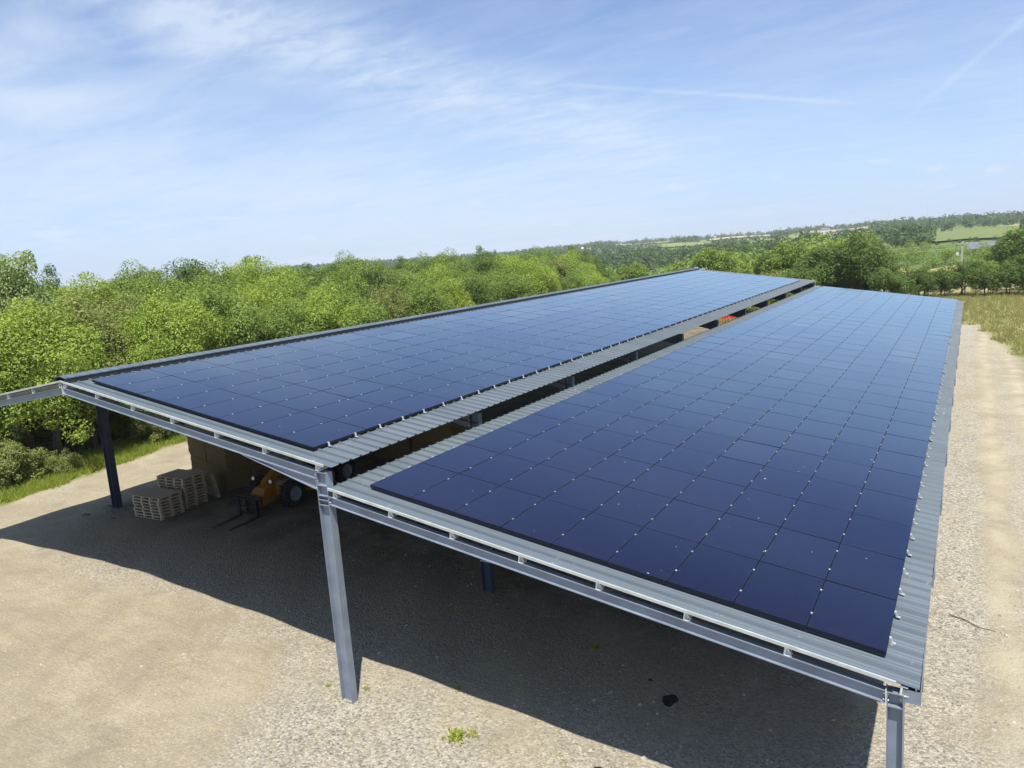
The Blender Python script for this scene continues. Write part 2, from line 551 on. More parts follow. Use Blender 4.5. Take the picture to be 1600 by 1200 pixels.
def ground_material():
    m, k, b = material('yard_ground')
    pos = k.n('ShaderNodeNewGeometry').outputs['Position']
    sp = k.n('ShaderNodeSeparateXYZ')
    k.l(pos, sp.inputs[0])
    x, y = sp.outputs[0], sp.outputs[1]
    flat = k.n('ShaderNodeCombineXYZ')
    k.l(x, flat.inputs[0])
    k.l(y, flat.inputs[1])
    P = flat.outputs[0]
    big = k.noise(P, 0.16, 5, 0.6, 0.4)
    med = k.noise(P, 0.75, 6, 0.62, 0.3)
    sm = k.noise(P, 5.0, 6, 0.65)
    # wheel-worn streaks running in from the front left
    st = k.noise(k.mapv(P, (0.30, 1.7, 1), (0, 0, R(-38))), 1.0, 5, 0.6, 0.4)
    stone = k.voro(P, 19.0, out='Color')
    stoned = k.voro(P, 19.0)
    stone2 = k.voro(P, 42.0, out='Color')
    sg = k.n('ShaderNodeSeparateColor')
    k.l(stone, sg.inputs[0])
    sg2 = k.n('ShaderNodeSeparateColor')
    k.l(stone2, sg2.inputs[0])
    grey = k.mix(sg.outputs[0], (0.17, 0.155, 0.13), (0.60, 0.54, 0.445))
    cob = k.n('ShaderNodeSeparateColor')
    k.l(k.voro(P, 8.0, out='Color'), cob.inputs[0])
    grey = k.mix(k.m('MULTIPLY', k.rng(cob.outputs[1], 0.78, 0.86), k.rng(k.voro(P, 8.0), 0.30, 0.22)), grey, (0.62, 0.575, 0.50))
    grey = k.mix(k.m('MULTIPLY', k.rng(cob.outputs[2], 0.82, 0.88), k.rng(k.voro(P, 8.0), 0.30, 0.22)), grey, (0.13, 0.12, 0.105))
    grey = k.mix(k.m('MULTIPLY', sg2.outputs[1], 0.5), grey, (0.32, 0.30, 0.265))
    grey = k.mix(k.rng(med, 0.45, 0.75, 0.0, 0.6), grey, (0.44, 0.37, 0.26))
    dirt = k.mix(sm, (0.31, 0.255, 0.175), (0.50, 0.435, 0.315))
    west = k.rng(x, 7.0, 0.0)
    dirt = k.mix(k.m('MULTIPLY', west, k.rng(st, 0.42, 0.68, 0.0, 0.65)), dirt, (0.30, 0.25, 0.17))
    rut = k.noise(k.mapv(P, (1.5, 0.10, 1)), 1.0, 5, 0.65, 0.3)
    dirt = k.mix(k.m('MULTIPLY', k.rng(x, 9.0, 11.0), k.rng(rut, 0.42, 0.66, 0.0, 0.7)), dirt, grey)
    dirt = k.mix(k.m('MULTIPLY', k.rng(sg2.outputs[0], 0.80, 0.95), 0.5), dirt, (0.60, 0.55, 0.45))
    dirt = k.mix(k.m('MULTIPLY', k.rng(sg2.outputs[2], 0.85, 0.97), 0.5), dirt, (0.24, 0.20, 0.14))
    crumb = k.noise(P, 13.0, 8, 0.78)
    rake = k.noise(k.mapv(P, (0.7, 9.0, 1), (0, 0, R(-34))), 1.0, 6, 0.7, 0.35)
    dirt = k.mix(k.rng(crumb, 0.40, 0.62, 0.55, 0.0), dirt, (0.235, 0.195, 0.135))
    dirt = k.mix(k.rng(crumb, 0.55, 0.70, 0.0, 0.6), dirt, (0.64, 0.58, 0.45))
    dirt = k.mix(k.m('MULTIPLY', west, k.rng(rake, 0.52, 0.68, 0.0, 0.5)), dirt, (0.29, 0.245, 0.175))
    mott = k.noise(P, 0.33, 7, 0.7, 0.6)
    dirt = k.mix(k.rng(mott, 0.46, 0.68, 0.0, 0.8), dirt, (0.265, 0.225, 0.165))
    dirt = k.mix(k.rng(mott, 0.46, 0.28, 0.0, 0.4), dirt, (0.56, 0.50, 0.38))
    # where the crushed stone lies: strip along the right eave, front middle, a few patches
    strip = k.m('MULTIPLY', k.rng(x, 9.0, 10.2, 0, 1, True), k.rng(k.m('ADD', x, k.m('MULTIPLY', k.m('SUBTRACT', med, 0.5), 1.6)), 11.3, 12.1, 1, 0, True))
    front = k.m('MULTIPLY', k.rng(k.m('ADD', x, k.m('MULTIPLY', y, 0.45)), -5.5, -1.5, 0, 1, True), k.rng(y, 6.5, 2.0, 0, 1, True))
    gmask = k.m('MAXIMUM', strip, k.m('MULTIPLY', front, 0.85))
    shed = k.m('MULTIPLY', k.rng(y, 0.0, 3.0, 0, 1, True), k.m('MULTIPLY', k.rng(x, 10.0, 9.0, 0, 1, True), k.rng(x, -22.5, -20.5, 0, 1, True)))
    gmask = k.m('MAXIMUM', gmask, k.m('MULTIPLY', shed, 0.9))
    gmask = k.m('ADD', gmask, k.m('MULTIPLY', k.m('SUBTRACT', big, 0.5), 3.4))
    gmask = k.m('ADD', gmask, k.m('MULTIPLY', k.m('SUBTRACT', med, 0.5), 2.0))
    gmask = k.rng(k.m('ADD', gmask, k.m('MULTIPLY', k.m('SUBTRACT', sm, 0.5), 1.3)), 0.05, 0.95, 0.08, 1, True)
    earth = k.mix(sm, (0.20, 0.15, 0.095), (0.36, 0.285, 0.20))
    grey = k.mix(k.m('MULTIPLY', shed, 0.6), grey, earth)  # browner under the roof: warm tone of the shade put into the colour
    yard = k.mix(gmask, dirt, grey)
    # trodden earth and loose straw under the roof, darkened to deepen the shade
    litter_shade = k.m('MULTIPLY', k.rng(y, 3.0, 7.0, 0, 1, True), shed)
    yard = k.mix(k.m('MULTIPLY', litter_shade, k.rng(med, 0.35, 0.6, 0.35, 0.9)), yard, k.mix(sm, (0.075, 0.058, 0.038), (0.20, 0.155, 0.10)))
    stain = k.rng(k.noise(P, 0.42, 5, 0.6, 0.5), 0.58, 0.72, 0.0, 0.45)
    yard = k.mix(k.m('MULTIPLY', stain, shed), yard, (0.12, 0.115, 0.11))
    blot = k.m('MULTIPLY', k.rng(k.noise(P, 0.55, 7, 0.72, 0.5), 0.56, 0.70, 0.0, 0.55), k.rng(sm, 0.3, 0.6, 0.5, 1.0))
    yard = k.mix(blot, yard, (0.205, 0.175, 0.135))
    rutx = k.m('ADD', x, k.m('MULTIPLY', k.m('SUBTRACT', big, 0.5), 1.2))
    wl = k.m('MAXIMUM', k.rng(k.m('ABSOLUTE', k.m('SUBTRACT', rutx, 12.15)), 0.55, 0.10), k.rng(k.m('ABSOLUTE', k.m('SUBTRACT', rutx, 13.75)), 0.55, 0.10))
    yard = k.mix(k.m('MULTIPLY', wl, k.rng(med, 0.35, 0.65, 0.0, 0.55)), yard, (0.52, 0.46, 0.345))
    ridge = k.rng(k.m('ABSOLUTE', k.m('SUBTRACT', rutx, 12.95)), 0.45, 0.15)
    yard = k.mix(k.m('MULTIPLY', ridge, k.rng(med, 0.4, 0.65, 0.2, 0.8)), yard, grey)
    yel = k.m('MULTIPLY', k.rng(k.noise(P, 0.9, 4, 0.6), 0.62, 0.74, 0, 0.5), k.rng(sm, 0.4, 0.6))
    yard = k.mix(yel, yard, (0.50, 0.37, 0.17))
    # grass land
    g = k.mix(k.noise(P, 1.3, 6, 0.7), (0.09, 0.12, 0.028), (0.24, 0.25, 0.075))
    dry = k.mix(k.noise(P, 0.35, 6, 0.7), (0.20, 0.215, 0.075), (0.42, 0.36, 0.20))
    g = k.mix(k.rng(y, 45, 72), g, dry)
    field = k.n('ShaderNodeTexVoronoi')
    k.l(P, field.inputs['Vector'])
    field.inputs['Scale'].default_value = 0.0055
    fs = k.n('ShaderNodeSeparateColor')
    k.l(field.outputs['Color'], fs.inputs[0])
    far = k.mix(fs.outputs[0], (0.08, 0.135, 0.03), (0.17, 0.22, 0.06))
    far = k.mix(k.rng(fs.outputs[1], 0.70, 0.75), far, (0.34, 0.29, 0.14))
    far = k.mix(k.rng(k.noise(P, 0.03, 5, 0.6), 0.3, 0.7, 0.0, 0.3), far, (0.09, 0.13, 0.035))
    rr = k.vm('LENGTH', k.vm('SUBTRACT', P, (11, -11, 0)), out=1)
    g = k.mix(k.rng(rr, 135, 160), g, far)
    wob = k.m('MULTIPLY', k.m('SUBTRACT', k.noise(P, 0.5, 6, 0.7), 0.5), 2.2)
    lb = k.rng(y, 4.0, 15.0, -27.6, -30.0)
    gl = k.rng(k.m('SUBTRACT', k.m('ADD', x, wob), lb), 0.35, -0.35)
    rb = k.rng(y, 50.0, 74.0, 14.6, 11.5)
    gr = k.m('MULTIPLY', k.rng(k.m('SUBTRACT', k.m('ADD', x, wob), rb), -0.35, 0.35), k.rng(y, 34, 40))
    gf = k.rng(k.m('ADD', y, wob), 71.5, 73.0)
    gm = k.m('MAXIMUM', k.m('MAXIMUM', gl, gr), gf)
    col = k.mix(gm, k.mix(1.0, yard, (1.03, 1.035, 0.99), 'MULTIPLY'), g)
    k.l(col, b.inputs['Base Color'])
    b.inputs['Roughness'].default_value = 0.95
    b.inputs['Specular IOR Level'].default_value = 0.15
    h = k.m('ADD', k.m('MULTIPLY', k.m('SUBTRACT', 0.6, stoned), k.m('ADD', k.m('MULTIPLY', gmask, 0.8), 0.15)), k.m('MULTIPLY', sm, 0.9))
    h = k.m('ADD', h, k.m('MULTIPLY', med, 1.3))
    h = k.m('ADD', h, k.m('MULTIPLY', crumb, 1.5))
    h = k.m('ADD', h, k.m('MULTIPLY', k.m('MULTIPLY', rake, west), 0.8))
    h = k.m('ADD', h, k.m('MULTIPLY', k.m('MULTIPLY', st, west), 0.9))
    k.l(k.bump(h, 0.75, 0.05), b.inputs['Normal'])
    return m


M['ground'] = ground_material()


def field_material(name, a, bb, rot):
    m, k, b = material(name)
    pos = k.n('ShaderNodeNewGeometry').outputs['Position']
    f = k.noise(k.mapv(pos, (0.02, 0.25, 0), (0, 0, rot)), 1.0, 4, 0.6)
    g = k.noise(k.mapv(pos, (1, 1, 0)), 0.03, 5, 0.6)
    col = k.mix(k.m('ADD', k.m('MULTIPLY', f, 0.5), k.m('MULTIPLY', g, 0.5)), a, bb)
    k.l(col, b.inputs['Base Color'])
    b.inputs['Roughness'].default_value = 1.0
    b.inputs['Specular IOR Level'].default_value = 0.1
    return m


# ------------------------------------------------------------------ terrain
def sstep(a, b, v):
    t = np.clip((v - a) / (b - a), 0, 1)
    return t * t * (3 - 2 * t)


def terrain(x, y):
    """height of the land (m); numpy arrays or floats"""
    x = np.asarray(x, float)
    y = np.asarray(y, float)
    dx, dy = x - 11.2, y + 11.36
    r = np.hypot(dx, dy)
    az = np.degrees(np.arctan2(-dx, dy))          # 0 along the shed, positive to the left
    dip = 2.5 + 7.0 * sstep(9, 20, az) * (1 - sstep(38, 60, az))
    z = -dip * sstep(95, 260, r) * (1 - sstep(450, 1700, r))
    crest = 13.5 - 6.0 * sstep(24, 34, az) + 2.0 * np.sin(az * 0.31) + 1.2 * np.sin(az * 1.3 + 1)
    z = z + crest * sstep(480, 2500, r) - 60 * sstep(2900, 4200, r)
    z = z + (np.sin(x * 0.011 + 1) * np.cos(y * 0.013)) * 1.0 * sstep(200, 500, r)
    mic = 0.03 * np.sin(x * 0.9 + 1.3 * np.sin(y * 0.5)) * np.cos(y * 0.8 + x * 0.23) + 0.03 * np.sin(x * 2.1 + y * 1.7)
    z = z + mic * (1 - sstep(30, 60, r))
    return z


def build_ground():
    nr, na = 200, 320
    rad = 0.15 * (3300 / 0.15) ** (np.arange(1, nr + 1) / nr)
    rad = np.concatenate([np.arange(1, 90) * 0.5, 45 * (3300 / 45) ** (np.arange(1, 120) / 119)])
    nr = len(rad)
    a = np.arange(na) * 2 * np.pi / na
    cx, cy = -2.0, 6.0
    X = cx + rad[:, None] * np.cos(a)[None]
    Y = cy + rad[:, None] * np.sin(a)[None]
    Z = terrain(X, Y)
    V = np.stack([X, Y, Z], -1).reshape(-1, 3)
    V = np.vstack([[cx, cy, float(terrain(cx, cy))], V])
    F = []
    for j in range(na):
        F.append((0, 1 + j, 1 + (j + 1) % na))
    for i in range(nr - 1):
        o = 1 + i * na
        for j in range(na):
            j2 = (j + 1) % na
            F.append((o + j, o + na + j, o + na + j2, o + j2))
    me = bpy.data.meshes.new('ground')
    me.from_pydata(V.tolist(), [], F)
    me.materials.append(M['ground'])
    me.polygons.foreach_set('use_smooth', [True] * len(me.polygons))
    tag(link('ground', me), kind='structure')


build_ground()


def polar(r, az):
    t = math.radians(az)
    return 11.2 - r * math.sin(t), -11.36 + r * math.cos(t)


FIELDS = [  # r0, r1, az0, az1, colours
    (160, 228, -1.2, 5.0, (0.24, 0.20, 0.07), (0.40, 0.32, 0.13)),
    (520, 900, -2.6, 2.6, (0.125, 0.165, 0.050), (0.20, 0.225, 0.080)),
    (300, 350, 5.2, 6.7, (0.36, 0.30, 0.16), (0.46, 0.39, 0.21)),
    (1700, 2150, 12.6, 17.0, (0.40, 0.34, 0.18), (0.50, 0.43, 0.25)),
    (1250, 1500, 16.8, 20.5, (0.16, 0.22, 0.06), (0.24, 0.28, 0.09)),
    (900, 1150, 26.6, 29.5, (0.26, 0.28, 0.10), (0.36, 0.34, 0.15)),
    (720, 960, 5.4, 9.2, (0.16, 0.21, 0.06), (0.24, 0.28, 0.09)),
    (1500, 1900, 6.0, 10.6, (0.34, 0.31, 0.15), (0.42, 0.38, 0.20)),
    (1000, 1230, 10.5, 14.5, (0.15, 0.20, 0.06), (0.25, 0.28, 0.10)),
    (1700, 2100, 19.5, 24.0, (0.20, 0.24, 0.09), (0.30, 0.31, 0.13)),
    (420, 470, 10.0, 12.5, (0.22, 0.24, 0.07), (0.32, 0.30, 0.11)),
]
for i, (r0, r1, a0, a1, ca, cb) in enumerate(FIELDS):
    n1, n2 = 14, 14
    V, F = [], []
    for p in range(n1 + 1):
        for q in range(n2 + 1):
            aa = a0 + (a1 - a0) * q / n2
            x, y = polar(r0 + (r1 - r0) * p / n1 + 12 * math.sin(aa * 1.7 + i), aa)
            V.append((x, y, float(terrain(x, y)) + 0.35 + 0.0009 * r1))
    for p in range(n1):
        for q in range(n2):
            o = p * (n2 + 1) + q
            F.append((o, o + 1, o + n2 + 2, o + n2 + 1))
    me = bpy.data.meshes.new('field')
    me.from_pydata(V, [], F)
    me.materials.append(field_material('field_crop', ca, cb, R(20 + 30 * i)))
    tag(link('field', me), kind='structure')

# ------------------------------------------------------------------ the shed
SL = 0.1438                     # roof pitch (rise per metre)
ANG = math.atan(SL)
Y0, Y1 = -0.58, 58.9            # sheet ends
XR = -11.5                      # ridge


def zlow(x):
    return 5.119 - SL * x


def zup(x):
    return 5.633 - SL * (x + 1.599) + SL * 1.599 - 0.0


def zup(x):
    return 5.633 - SL * x


def zrear(x):
    return zup(XR) - SL * (XR - x)


shed = empty('open_shed', (0, 0, 0))
tag(shed, 'long open grey steel barn with stepped corrugated roof carrying solar panels', 'barn')
PITCH = 1 / 3


def roof_sheet(x0, x1, zf, name):
    mb = MB()
    prof = []                                   # (y, dz) rib profile, rib top at 0
    y = Y0
    while y < Y1 - 0.05:
        prof += [(y, 0.0), (y + 0.03, 0.0), (y + 0.055, -0.04), (y + 0.145, -0.04), (y + 0.152, -0.036), (y + 0.16, -0.036),
                 (y + 0.167, -0.04), (y + 0.235, -0.04), (y + 0.242, -0.036), (y + 0.25, -0.036), (y + 0.257, -0.04), (y + 0.308, -0.04)]
        y += PITCH
    prof.append((y, 0.0))
    xs = [x0 + (x1 - x0) * t / 6 for t in range(7)]
    V, F = [], []
    n = len(prof)
    for th in (0.0, -0.004):
        for x in xs:
            for (yy, d) in prof:
                V.append((x, yy, zf(x) + d + th))
    L = n * 7
    for i in range(6):
        for j in range(n - 1):
            a = i * n + j
            F.append((a, a + n, a + n + 1, a + 1))
            F.append((L + a, L + a + 1, L + a + n + 1, L + a + n))
    for j in range(n - 1):
        F.append((j, j + 1, L + j + 1, L + j))
        a = 6 * n + j
        F.append((a, L + a, L + a + 1, a + 1))
    mb.add(V, F)
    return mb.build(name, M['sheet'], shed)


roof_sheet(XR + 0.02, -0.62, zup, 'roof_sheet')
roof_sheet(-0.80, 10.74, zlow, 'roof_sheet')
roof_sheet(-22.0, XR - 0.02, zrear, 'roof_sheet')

# ridge cap: raised flashing with a toothed closure under it
mb = MB()
zr = zup(XR)
mb.prism([(XR - 0.30, zr + 0.10), (XR, zr + 0.155), (XR + 0.30, zr + 0.10), (XR + 0.305, zr + 0.075), (XR, zr + 0.13), (XR - 0.305, zr + 0.075)], 'y', Y0 - 0.03, Y1 + 0.03)
mb.build('ridge_cap', M['sheet'], shed)
mb = MB()
for s in (-1, 1):
    y = Y0 + 0.0
    xx = XR + s * 0.27
    zb = zup(XR + 0.27)
    mb.box(xx - 0.012, xx + 0.012, Y0 - 0.02, Y1 + 0.02, zb + 0.012, zr + 0.098)
    while y < Y1 - 0.3:
        mb.box(xx - 0.011, xx + 0.011, y + 0.05, y + 0.30, zb - 0.03, zb + 0.011)
        y += PITCH
mb.build('ridge_closure', M['darksteel'], shed)
mb = MB()   # small upstand at the far end of the ridge
mb.box(XR - 0.2, XR + 0.2, Y1 + 0.032, Y1 + 0.06, zr - 0.15, zr + 0.22)
mb.box(XR - 0.9, XR + 0.9, Y1 + 0.062, Y1 + 0.09, zr - 0.08, zr + 0.05)
mb.build('ridge_end_plate', M['trim'], shed)

# verge trims along the front and far ends
FR_Y = [-0.58 + 5.94 * i for i in range(11)]
for (x0, x1, zf) in ((XR, -0.76, zup), (-0.70, 10.45, zlow), (-22.0, XR, zrear)):
    for ye, s in ((Y0, -1), (Y1 + 0.12, 1)):
        mb = MB()
        ya, yb = (ye - 0.035, ye - 0.002) if s < 0 else (ye + 0.002, ye + 0.035)
        mb.prism([(x0, zf(x0) - 0.035), (x1, zf(x1) - 0.035), (x1, zf(x1) + 0.018), (x0, zf(x0) + 0.018)], 'y', ya, yb)
        mb.build('edge_trim', M['trim'], shed)
mb = MB()
mb.box(-0.66, -0.63, Y1 + 0.16, Y1 + 0.19, zlow(-.6) - 0.1, zup(-.6) + 0.05)
mb.box(-0.9, -0.3, Y1 + 0.157, Y1 + 0.187, zlow(-.6) - 0.04, zlow(-.6) + 0.06)
mb.build('corner_flashing', M['trim'], shed)

# purlins: run the whole length, their bright ends show over the front rafter
PUR = [-0.53 + 1.6 * i for i in range(8)]
PURL = [u * math.cos(ANG) for u in PUR]
PURU = [-11.35, -9.68, -7.96, -6.22, -4.46, -2.72, -0.98]
PURR = [-11.65, -13.35, -15.05, -16.75, -18.45, -20.15, -21.7]


def slope_m(x, zf, s):
    return Matrix.Translation((x, 0, zf(x))) @ Matrix.Rotation(ANG * s, 4, 'Y')


for lst, zf, s in ((PURL, zlow, 1), (PURU, zup, 1), (PURR, zrear, -1)):
    for x in lst:
        Mx = slope_m(x, zf, s)
        mb = MB()
        ya, yb = Y0 + 0.006, Y1 - 0.01
        mb.box(-0.045, 0.045, ya, yb, -0.052, -0.046, Mx)
        mb.box(-0.045, -0.037, ya, yb, -0.185, -0.0525, Mx)
        mb.box(-0.0365, 0.045, ya, yb, -0.192, -0.186, Mx)
        mb.build('purlin', M['galv'], shed)
        mb = MB()   # bolted cleat holding the purlin end
        mb.box(-0.036, -0.018, Y0 + 0.012, Y0 + 0.12, -0.184, -0.06, Mx)
        mb.box(-0.018, 0.075, Y0 + 0.012, Y0 + 0.12, -0.1845, -0.174, Mx)
        mb.prism([(-0.017, -0.173), (0.07, -0.173), (-0.017, -0.07)], 'y', Y0 + 0.06, Y0 + 0.068, Mx)
        mb.build('purlin_cleat', M['galv'], shed)


def rafter(x0, x1, zf, y, depth, s, mat, haunch=None):
    """I-section: two flanges and a web; y is the front face"""
    mb = MB()

    def bar(za, zb, ya, yb):
        mb.prism([(x0, zf(x0) + za), (x1, zf(x1) + za), (x1, zf(x1) + zb), (x0, zf(x0) + zb)], 'y', ya, yb)
    top = -0.196
    bar(top - 0.013, top, y, y + 0.13)
    bar(top - depth, top - depth + 0.013, y, y + 0.13)
    bar(top - depth + 0.0135, top - 0.0135, y + 0.061, y + 0.069)
    if haunch:
        hx, hl, hd = haunch             # end x, length (signed), depth
        xa = hx + hl
        b0 = top - depth - 0.0005
        mb.prism([(xa, zf(xa) + b0), (hx, zf(hx) + b0), (hx, zf(hx) + b0 - hd)], 'y', y + 0.062, y + 0.068)
        mb.prism([(xa, zf(xa) + b0 - 0.001), (hx, zf(hx) + b0 - hd), (hx, zf(hx) + b0 - hd - 0.013), (xa, zf(xa) + b0 - 0.014)], 'y', y + 0.001, y + 0.129)
    return mb.build('rafter', mat, shed)


def column(x, y, top, w=0.32, d=0.19, flare=0, stiff=()):
    """H-section: web faces the front, flanges left and right"""
    mb = MB()
    zb = -0.12
    t = 0.014
    mb.box(x - w / 2, x - w / 2 + t, y, y + d, zb, top)
    mb.box(x + w / 2 - t, x + w / 2, y, y + d, zb, top)
    mb.box(x - w / 2 + t + .0005, x + w / 2 - t - .0005, y + d / 2 - 0.005, y + d / 2 + 0.005, zb, top)
    mb.box(x - w / 2 - 0.003, x + w / 2 + 0.003, y + 0.001, y + d - 0.001, top + 0.0005, top + 0.014)
    for z in stiff:
        mb.box(x - w / 2 + t + .001, x + w / 2 - t - .001, y + 0.002, y + d / 2 - 0.006, z, z + 0.014)
        mb.box(x - w / 2 + t + .001, x + w / 2 - t - .001, y + d / 2 + 0.006, y + d - 0.002, z, z + 0.014)
    return mb


XC, XE, XW = -0.90, 10.44, -21.2
for i, y in enumerate(FR_Y):
    ztop = zup(XC) - 0.22
    if i == 10:
        y = 58.55
    zl = zlow(-0.74) - 0.2
    cb = column(XC, y, ztop, 0.33, 0.19, stiff=(ztop - 0.30, zl - 0.02, zl - 0.24, ztop - 0.42 if False else zl - 0.12))
    cm = M['steel'] if i == 0 else M['steel_shaded']
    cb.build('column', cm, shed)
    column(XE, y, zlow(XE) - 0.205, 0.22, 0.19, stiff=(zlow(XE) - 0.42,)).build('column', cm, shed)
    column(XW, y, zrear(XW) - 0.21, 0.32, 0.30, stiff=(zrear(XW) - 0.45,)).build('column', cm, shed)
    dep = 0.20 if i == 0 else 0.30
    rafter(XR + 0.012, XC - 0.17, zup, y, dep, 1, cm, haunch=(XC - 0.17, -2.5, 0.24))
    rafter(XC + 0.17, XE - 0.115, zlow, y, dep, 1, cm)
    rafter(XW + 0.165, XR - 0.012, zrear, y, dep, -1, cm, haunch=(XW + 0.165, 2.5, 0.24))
    mb = MB()     # end plates and bolts at the ridge and the eave splice
    mb.box(XR - 0.0115, XR + 0.0115, y - 0.003, y + 0.14, zup(XR) - 0.46 - (dep - 0.2), zup(XR) - 0.17)
    for zz in (0.24, 0.38):
        mb.tube([(XR - 0.04, y + 0.03, zup(XR) - zz), (XR + 0.04, y + 0.03, zup(XR) - zz)], 0.012, 6)
    mb.build('splice_plate', M['galv'], shed)
    mb = MB()
    xs = XE - 0.113
    mb.box(xs - 0.014, xs + 0.002, y - 0.004, y + 0.15, zlow(xs) - 0.43, zlow(xs) - 0.165)
    for zz in (0.25, 0.35):
        mb.tube([(xs - 0.045, y + 0.03, zlow(xs) - zz), (xs + 0.03, y + 0.03, zlow(xs) - zz)], 0.014, 6)
    mb.build('splice_plate', M['galv'], shed)
    mb = MB()
    for zz in (zl - 0.05, zl - 0.15):
        for yy in (0.03, 0.11):
            mb.tube([(XC + 0.15, y + yy, zz), (XC + 0.20, y + yy, zz)], 0.013, 6)
    for zz in (ztop - 0.06, ztop - 0.2, ztop - 0.36):
        mb.tube([(XC - 0.21, y + 0.03, zz), (XC - 0.15, y + 0.03, zz)], 0.013, 6)
    mb.build('bolts', M['galv'], shed)

# gutter lengths hung under the right eave, each slightly askew
for j in range(15):
    ya = Y0 + 0.02 + j * 4.0
    yb = min(ya + 3.94, Y1)
    Mx = Matrix.Translation((10.66, ya, zlow(10.7) - 0.05)) @ Matrix.Rotation(R(0.5), 4, 'Z')
    mb = MB()
    Lh = yb - ya
    mb.box(-0.16, 0.10, 0, Lh, -0.215, -0.209, Mx)
    mb.box(-0.16, -0.154, 0, Lh, -0.2085, -0.02, Mx)
    mb.box(0.094, 0.10, 0, Lh, -0.2085, 0.0, Mx)
    mb.box(-0.153, 0.093, 0.001, 0.006, -0.2085, -0.01, Mx)
    mb.build('gutter', M['steel'], shed)

# ------------------------------------------------------------------ solar panels
PX, PY = 1.154, 1.7963
GW, GL = 1.144, 1.786


def frame_mesh():
    mb = MB()
    t, h = 0.007, 0.068
    mb.box(-GW / 2, GW / 2, -GL / 2, -GL / 2 + t, -h, 0)
    mb.box(-GW / 2, GW / 2, GL / 2 - t, GL / 2, -h, 0)
    mb.box(-GW / 2, -GW / 2 + t, -GL / 2 + t + .0004, GL / 2 - t - .0004, -h, 0)
    mb.box(GW / 2 - t, GW / 2, -GL / 2 + t + .0004, GL / 2 - t - .0004, -h, 0)
    return mb


def glass_geo(mb, M4=None):
    d = 0.0075
    mb.box(-GW / 2 + d, GW / 2 - d, -GL / 2 + d, GL / 2 - d, -0.012, -0.0015, M4)


ME_FRAME = frame_mesh().mesh('frame', M['frame'])
gm_ = MB()
glass_geo(gm_)
ME_GLASS = gm_.mesh('glass', M['pv'])


def clamp_geo(mb, x, y, edge, Mx=None):
    if edge == 0:       # mid clamp sitting in the joint
        mb.cbox(x - 0.014, x + 0.014, y - 0.02, y + 0.02, 0.0006, 0.0075, 0.002, Mx)
        mb.box(x - 0.005, x + 0.005, y - 0.005, y + 0.005, 0.0078, 0.011, Mx)
    else:               # end clamp with its foot on the sheet
        s = edge
        mb.box(x - 0.014, x + 0.014, y - 0.03, y + 0.03, 0.0006, 0.008, Mx)
        mb.prism([(x + s * 0.0145, 0.007), (x + s * 0.05, -0.07), (x + s * 0.0145, -0.07)], 'y', y - 0.022, y + 0.022, Mx)
        mb.box(x + s * 0.016 if s > 0 else x - 0.085, x + 0.085 if s > 0 else x - 0.016, y - 0.028, y + 0.028, -0.078, -0.071, Mx)


CL = {}
for key, e, x in (('mid', 0, PX / 2), ('right', 1, GW / 2 + 0.012), ('left', -1, -GW / 2 - 0.012)):
    for q, yy in enumerate((-0.43, 0.47)):
        mb = MB()
        clamp_geo(mb, x, yy, e)
        CL[key, q] = mb.mesh('clamp', M['alu'])

LOWMAX = [17, 18, 18, 18, 19, 19, 20, 20, 20]
UPMAX = [13, 13, 14, 14, 14, 15, 15, 16]


def place(o, me, name):
    c = bpy.data.objects.new(name, me)
    COL.objects.link(c)
    c.parent = o
    return c


rest_glass, rest_frame, rest_clamp = MB(), MB(), MB()
rp = random.Random(3)


def rest_panel(Mx, c, nc):
    glass_geo(rest_glass, Mx)
    f = frame_mesh()
    rest_frame.add([Mx @ Vector(v) for v in f.v], f.f)
    for yy in (-0.43, 0.47):
        if c == nc - 1:
            clamp_geo(rest_clamp, GW / 2 + 0.012, yy, 1, Mx)
        else:
            clamp_geo(rest_clamp, PX / 2, yy, 0, Mx)
        if c == 0:
            clamp_geo(rest_clamp, -GW / 2 - 0.012, yy, -1, Mx)


def array(origin, nc, nr, maxr, roof, edge, from_far_col):
    for r in range(nr):
        for c in range(nc):
            u = (c + 0.5) * PX
            loc = Vector(origin) + Vector((u * math.cos(ANG), (r + 0.5) * PY, -u * math.sin(ANG)))
            rot = Euler((R(rp.gauss(0, 0.11)), ANG + R(rp.gauss(0, 0.11)), 0))
            if r > maxr[c]:
                rest_panel(Matrix.Translation(loc) @ rot.to_matrix().to_4x4(), c, nc)
                continue
            o = empty('solar_panel', loc, rot)
            k = (nc - c) if from_far_col else c + 1
            tag(o, 'dark solar panel on the %s roof, %s row from the front, %s from the %s' % (roof, ORD[r + 1], ORD[k], edge),
                'solar panel', 'solar panels covering the two roof slopes')
            place(o, ME_FRAME, 'frame')
            place(o, ME_GLASS, 'glass')
            for q in (0, 1):
                place(o, CL['right' if c == nc - 1 else 'mid', q], 'clamp')
                if c == 0:
                    place(o, CL['left', q], 'clamp')


array((0, 0, 5.2), 9, 33, LOWMAX, 'lower', 'eave', True)
uo = Vector((-1.5994 - 8 * PX * math.cos(ANG), -0.0763, 5.9442 + 8 * PX * math.sin(ANG)))
array(uo, 8, 32, UPMAX, 'upper', 'ridge', False)
far = empty('far_solar_panels', (0, 35, 5))
tag(far, 'remaining dark solar panels covering the far half of both roof slopes', 'solar panels', kind='stuff')
for b_, nm, mt in ((rest_glass, 'glass', 'pv'), (rest_frame, 'frame', 'frame'), (rest_clamp, 'clamps', 'alu')):
    b_.v = [(v[0], v[1] - 35, v[2] - 5) for v in b_.v]
    o = b_.build(nm, M[mt], far)
    o['kind'] = 'stuff'

#@@OBJECTS
# ------------------------------------------------------------------ pallets
PW, PD, PH = 1.80, 1.12, 0.136


